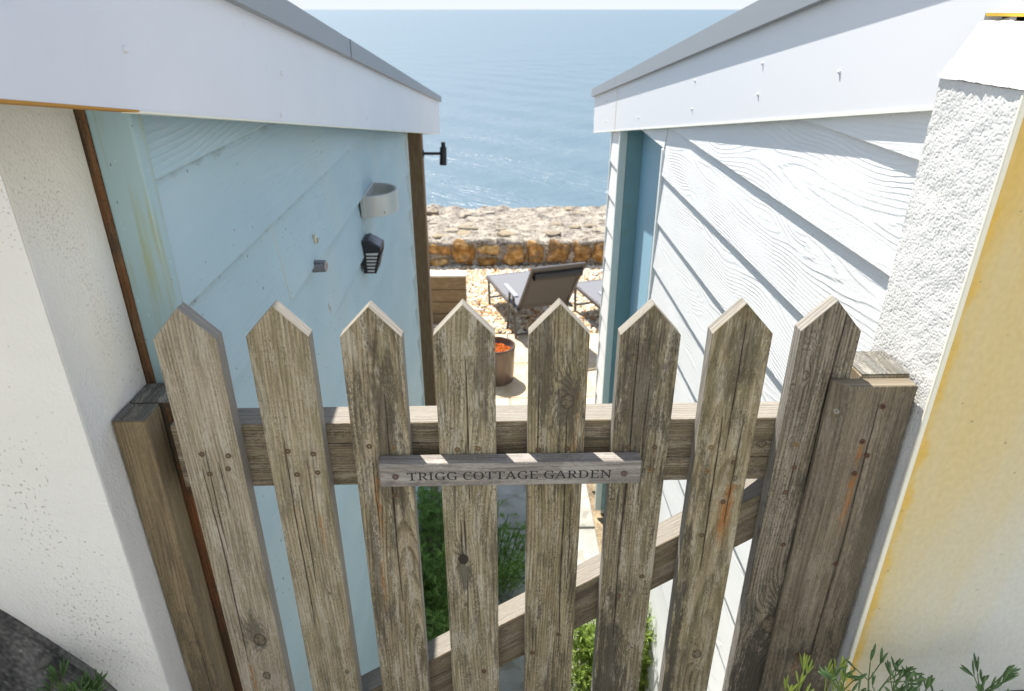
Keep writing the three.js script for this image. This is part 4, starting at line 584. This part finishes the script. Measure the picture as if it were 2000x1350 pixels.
// ================================================================ PLANTS
function leafQuad(pos, nor, p, d, up, l, w) {       // slender folded leaf: four triangles
  const sd = new THREE.Vector3().crossVectors(d, up).normalize().multiplyScalar(w / 2), e = p.clone().addScaledVector(d, l), mdl = p.clone().addScaledVector(d, l * 0.45).addScaledVector(up, -w * 0.25);
  const a = mdl.clone().add(sd).addScaledVector(up, w * 0.3), b = mdl.clone().sub(sd).addScaledVector(up, w * 0.3);
  for (const [x, y, z] of [[p, a, mdl], [a, e, mdl], [p, mdl, b], [mdl, e, b]]) pos.push(x.x, x.y, x.z, y.x, y.y, y.z, z.x, z.y, z.z);
}
const rv = (r) => new THREE.Vector3(r() - 0.5, r() - 0.5, r() - 0.5);
function featheryPlant(label, x, s, y0, h, spread, n, seed, col, group) {
  const r = rng(seed), t = thing('feathery_plant', label, 'plant', [x, y0, s], group), stems = [], pos = [];
  for (let k = 0; k < n; k++) {
    const a = r() * 6.28, o = Math.sqrt(r()) * spread * 0.4, hh = h * (0.45 + 0.6 * r()), lean = spread * (0.25 + 0.5 * r());
    const p0 = new THREE.Vector3(x + Math.cos(a) * o, y0, -s + Math.sin(a) * o), p2 = new THREE.Vector3(x + Math.cos(a) * (o + lean), y0 + hh, -s + Math.sin(a) * (o + lean)), p1 = p0.clone().lerp(p2, 0.5).add(new THREE.Vector3(-Math.cos(a) * lean * 0.25, hh * 0.1, -Math.sin(a) * lean * 0.25));
    const c = new THREE.QuadraticBezierCurve3(p0, p1, p2); stems.push(new THREE.TubeGeometry(c, 8, 0.0018 + 0.0012 * r(), 4));
    const nodes = Math.round(hh / 0.022);
    for (let i = 2; i < nodes; i++) {
      const u = i / nodes, p = c.getPoint(u), tg = c.getTangent(u), ba = i * 2.4 + k, out = new THREE.Vector3(Math.cos(ba), 0.55 + 0.3 * r(), Math.sin(ba)).normalize(), bl = (0.045 + 0.06 * r()) * (1.15 - 0.6 * u);
      const m = 6; for (let j = 1; j <= m; j++) { const q = p.clone().addScaledVector(out, bl * j / m).addScaledVector(tg, bl * 0.1 * j / m); q.y -= 0.25 * bl * (j / m) ** 2; for (let f = 0; f < 2; f++) { const d = out.clone().addScaledVector(rv(r), 1.7).add(new THREE.Vector3(0, 0.35, 0)).normalize(); leafQuad(pos, null, q, d, rv(r).normalize(), 0.020 + 0.022 * r(), 0.0040 + 0.0024 * r()); } }
    }
  }
  const g = new THREE.BufferGeometry(); g.setAttribute('position', new THREE.Float32BufferAttribute(pos, 3)); g.computeVertexNormals();
  part('stems', mergeGeometries(stems), mat(srgb(92, 112, 52), 0.8), t);
  part('foliage', g, new THREE.MeshPhysicalMaterial({ color: col, roughness: 0.85, transmission: 0.3, thickness: 0, side: THREE.DoubleSide }), t);
}
const deep = srgb(120, 156, 72), fresh = srgb(140, 164, 64);
const GA = 'feathery plants along the blue shed', GB = 'sunlit weeds by the white shed';
featheryPlant('tallest feathery dark green plant against the foot of the blue shed', -0.30, 2.62, G, 0.66, 0.26, 50, 101, deep, GA);
featheryPlant('bushy feathery green plant spilling over the garden path', -0.04, 2.80, G, 0.42, 0.30, 38, 102, srgb(118, 152, 68), GA);
featheryPlant('feathery dark green plant against the blue shed beside the garden steps', -0.34, 2.25, G, 0.52, 0.24, 44, 103, deep, GA);
featheryPlant('feathery green plant beside the porch post of the blue shed', -0.36, 3.2, G, 0.55, 0.22, 30, 106, deep, GA);
featheryPlant('broad clump of sunlit bright green weed at the foot of the white shed', 0.50, 2.26, G, 0.36, 0.20, 46, 104, fresh, GB);
featheryPlant('narrow clump of sunlit bright green weed on the path near the steps', 0.385, 2.17, G, 0.24, 0.15, 30, 105, fresh, GB);
featheryPlant('leafy sunlit weed between the garden steps and the white shed', 0.545, 1.97, G, 0.72, 0.08, 34, 108, fresh, GB);
featheryPlant('sparse tall sunlit weed leaning on the white shed', 0.565, 2.35, G, 0.52, 0.10, 12, 107, fresh, GB);
// fleshy samphire sprigs on the near side of the gate
function samphire(label, x, y0, s, h, seed, n, col, lean = 0.3) {
  const r = rng(seed), t = thing('samphire_plant', label, 'plant', [x, y0, s], 'samphire sprigs by the lane'), stems = [], leaves = [];
  const spindle = (p, d, l, w) => { const prof = [[0, 0], [0.35, 0.12], [0.8, 0.35], [1, 0.6], [0.72, 0.85], [0.02, 1]].map(([a, b]) => new THREE.Vector2(a * w / 2, b * l)), g = new THREE.LatheGeometry(prof, 7), q = new THREE.Quaternion().setFromUnitVectors(new THREE.Vector3(0, 1, 0), d); const pp = g.attributes.position; for (let i = 0; i < pp.count; i++) { const v = pp.getY(i) / l; pp.setX(i, pp.getX(i) + 0.1 * l * v * v); } g.scale(1, 1, 0.7); g.computeVertexNormals(); g.rotateY(r() * 6.28); g.applyQuaternion(q); g.translate(p.x, p.y, p.z); leaves.push(g); };
  const grow = (p, d, l, depth) => {
    const e = p.clone().addScaledVector(d, l); e.addScaledVector(rv(r), l * 0.15); stems.push(new THREE.TubeGeometry(new THREE.LineCurve3(p, e), 1, 0.0008 + 0.0004 * depth, 5));
    if (depth === 0) { for (let k = 0; k < 3; k++) spindle(e, d.clone().addScaledVector(rv(r), k ? 1.5 : 0.5).add(new THREE.Vector3(0, 0.25, 0)).normalize(), 0.017 + 0.012 * r(), 0.0034 + 0.0012 * r()); return; }
    for (let k = 0; k < 3; k++) grow(e, d.clone().addScaledVector(rv(r), 1.35).add(new THREE.Vector3(0, 0.35, 0)).normalize(), l * (0.55 + 0.25 * r()), depth - 1);
  };
  for (let k = 0; k < n; k++) { const a = r() * 6.28, d = new THREE.Vector3(Math.cos(a) * lean, 1, Math.sin(a) * lean * 0.6).normalize(); grow(new THREE.Vector3(x + (r() - 0.5) * 0.02, y0, -s + (r() - 0.5) * 0.02), d, h * (0.42 + 0.12 * r()), 2); }
  part('stems', mergeGeometries(stems), mat(col.clone().lerp(srgb(120, 130, 60), 0.3), 0.7), t); part('leaves', mergeGeometries(leaves), mat(col, 0.5), t);
}
const sam = srgb(84, 112, 66);
samphire('fleshy green samphire sprig at the foot of the rough pillar', 0.505, -0.950, 0.640, 0.125, 201, 3, sam);
samphire('small samphire sprig in front of the yellow stained pillar face', 0.590, -0.970, 0.640, 0.10, 202, 2, sam);
samphire('samphire sprig spreading against the yellow stained pillar face', 0.685, -0.955, 0.640, 0.11, 203, 2, sam);
samphire('bright yellow green samphire sprig beside the right gate post', 0.455, -1.02, 0.650, 0.15, 204, 2, srgb(150, 168, 70));
samphire('small dark samphire sprig rooted in the bank under the white pillar', -0.588, -0.892, 0.662, 0.055, 205, 3, srgb(70, 98, 50), 0.6);

// ================================================================ COTTAGE ACROSS THE LANE (behind the camera: its sunlit front lights the shaded side of the gate)
{
  const t = thing('white_cottage', 'white rendered cottage across the lane facing the sea', 'cottage', [0, -1.45, -2.9]);
  const wm = mat(new THREE.Color(0.78, 0.77, 0.74), 0.9), gm = mat(srgb(60, 70, 80), 0.15), fr = mat(srgb(230, 230, 226), 0.5);
  part('wall', box(-5, 5, -1.6, 3.5, -3.4, -2.9, 0.01), wm, t);
  part('roof', prismX([[-2.7, 3.45], [-5.7, 5.5], [-5.7, 5.35], [-2.7, 3.3]], -5.2, 5.2), mat(srgb(96, 94, 96), 0.9), t);
  part('door', box(-0.5, 0.45, -1.45, 0.6, -2.9, -2.86, 0.005), mat(srgb(90, 130, 150), 0.5), t);
  for (const [x, y] of [[-2.6, -0.4], [2.2, -0.4], [-2.6, 1.7], [2.2, 1.7], [-0.2, 1.7]]) { const w = part('window', box(x - 0.45, x + 0.45, y - 0.1, y + 0.9, -2.91, -2.87, 0.004), fr, t); part('pane', box(x - 0.38, x + 0.38, y - 0.03, y + 0.83, -2.872, -2.866, 0), gm, w); }
}
renderer.render(scene, camera);
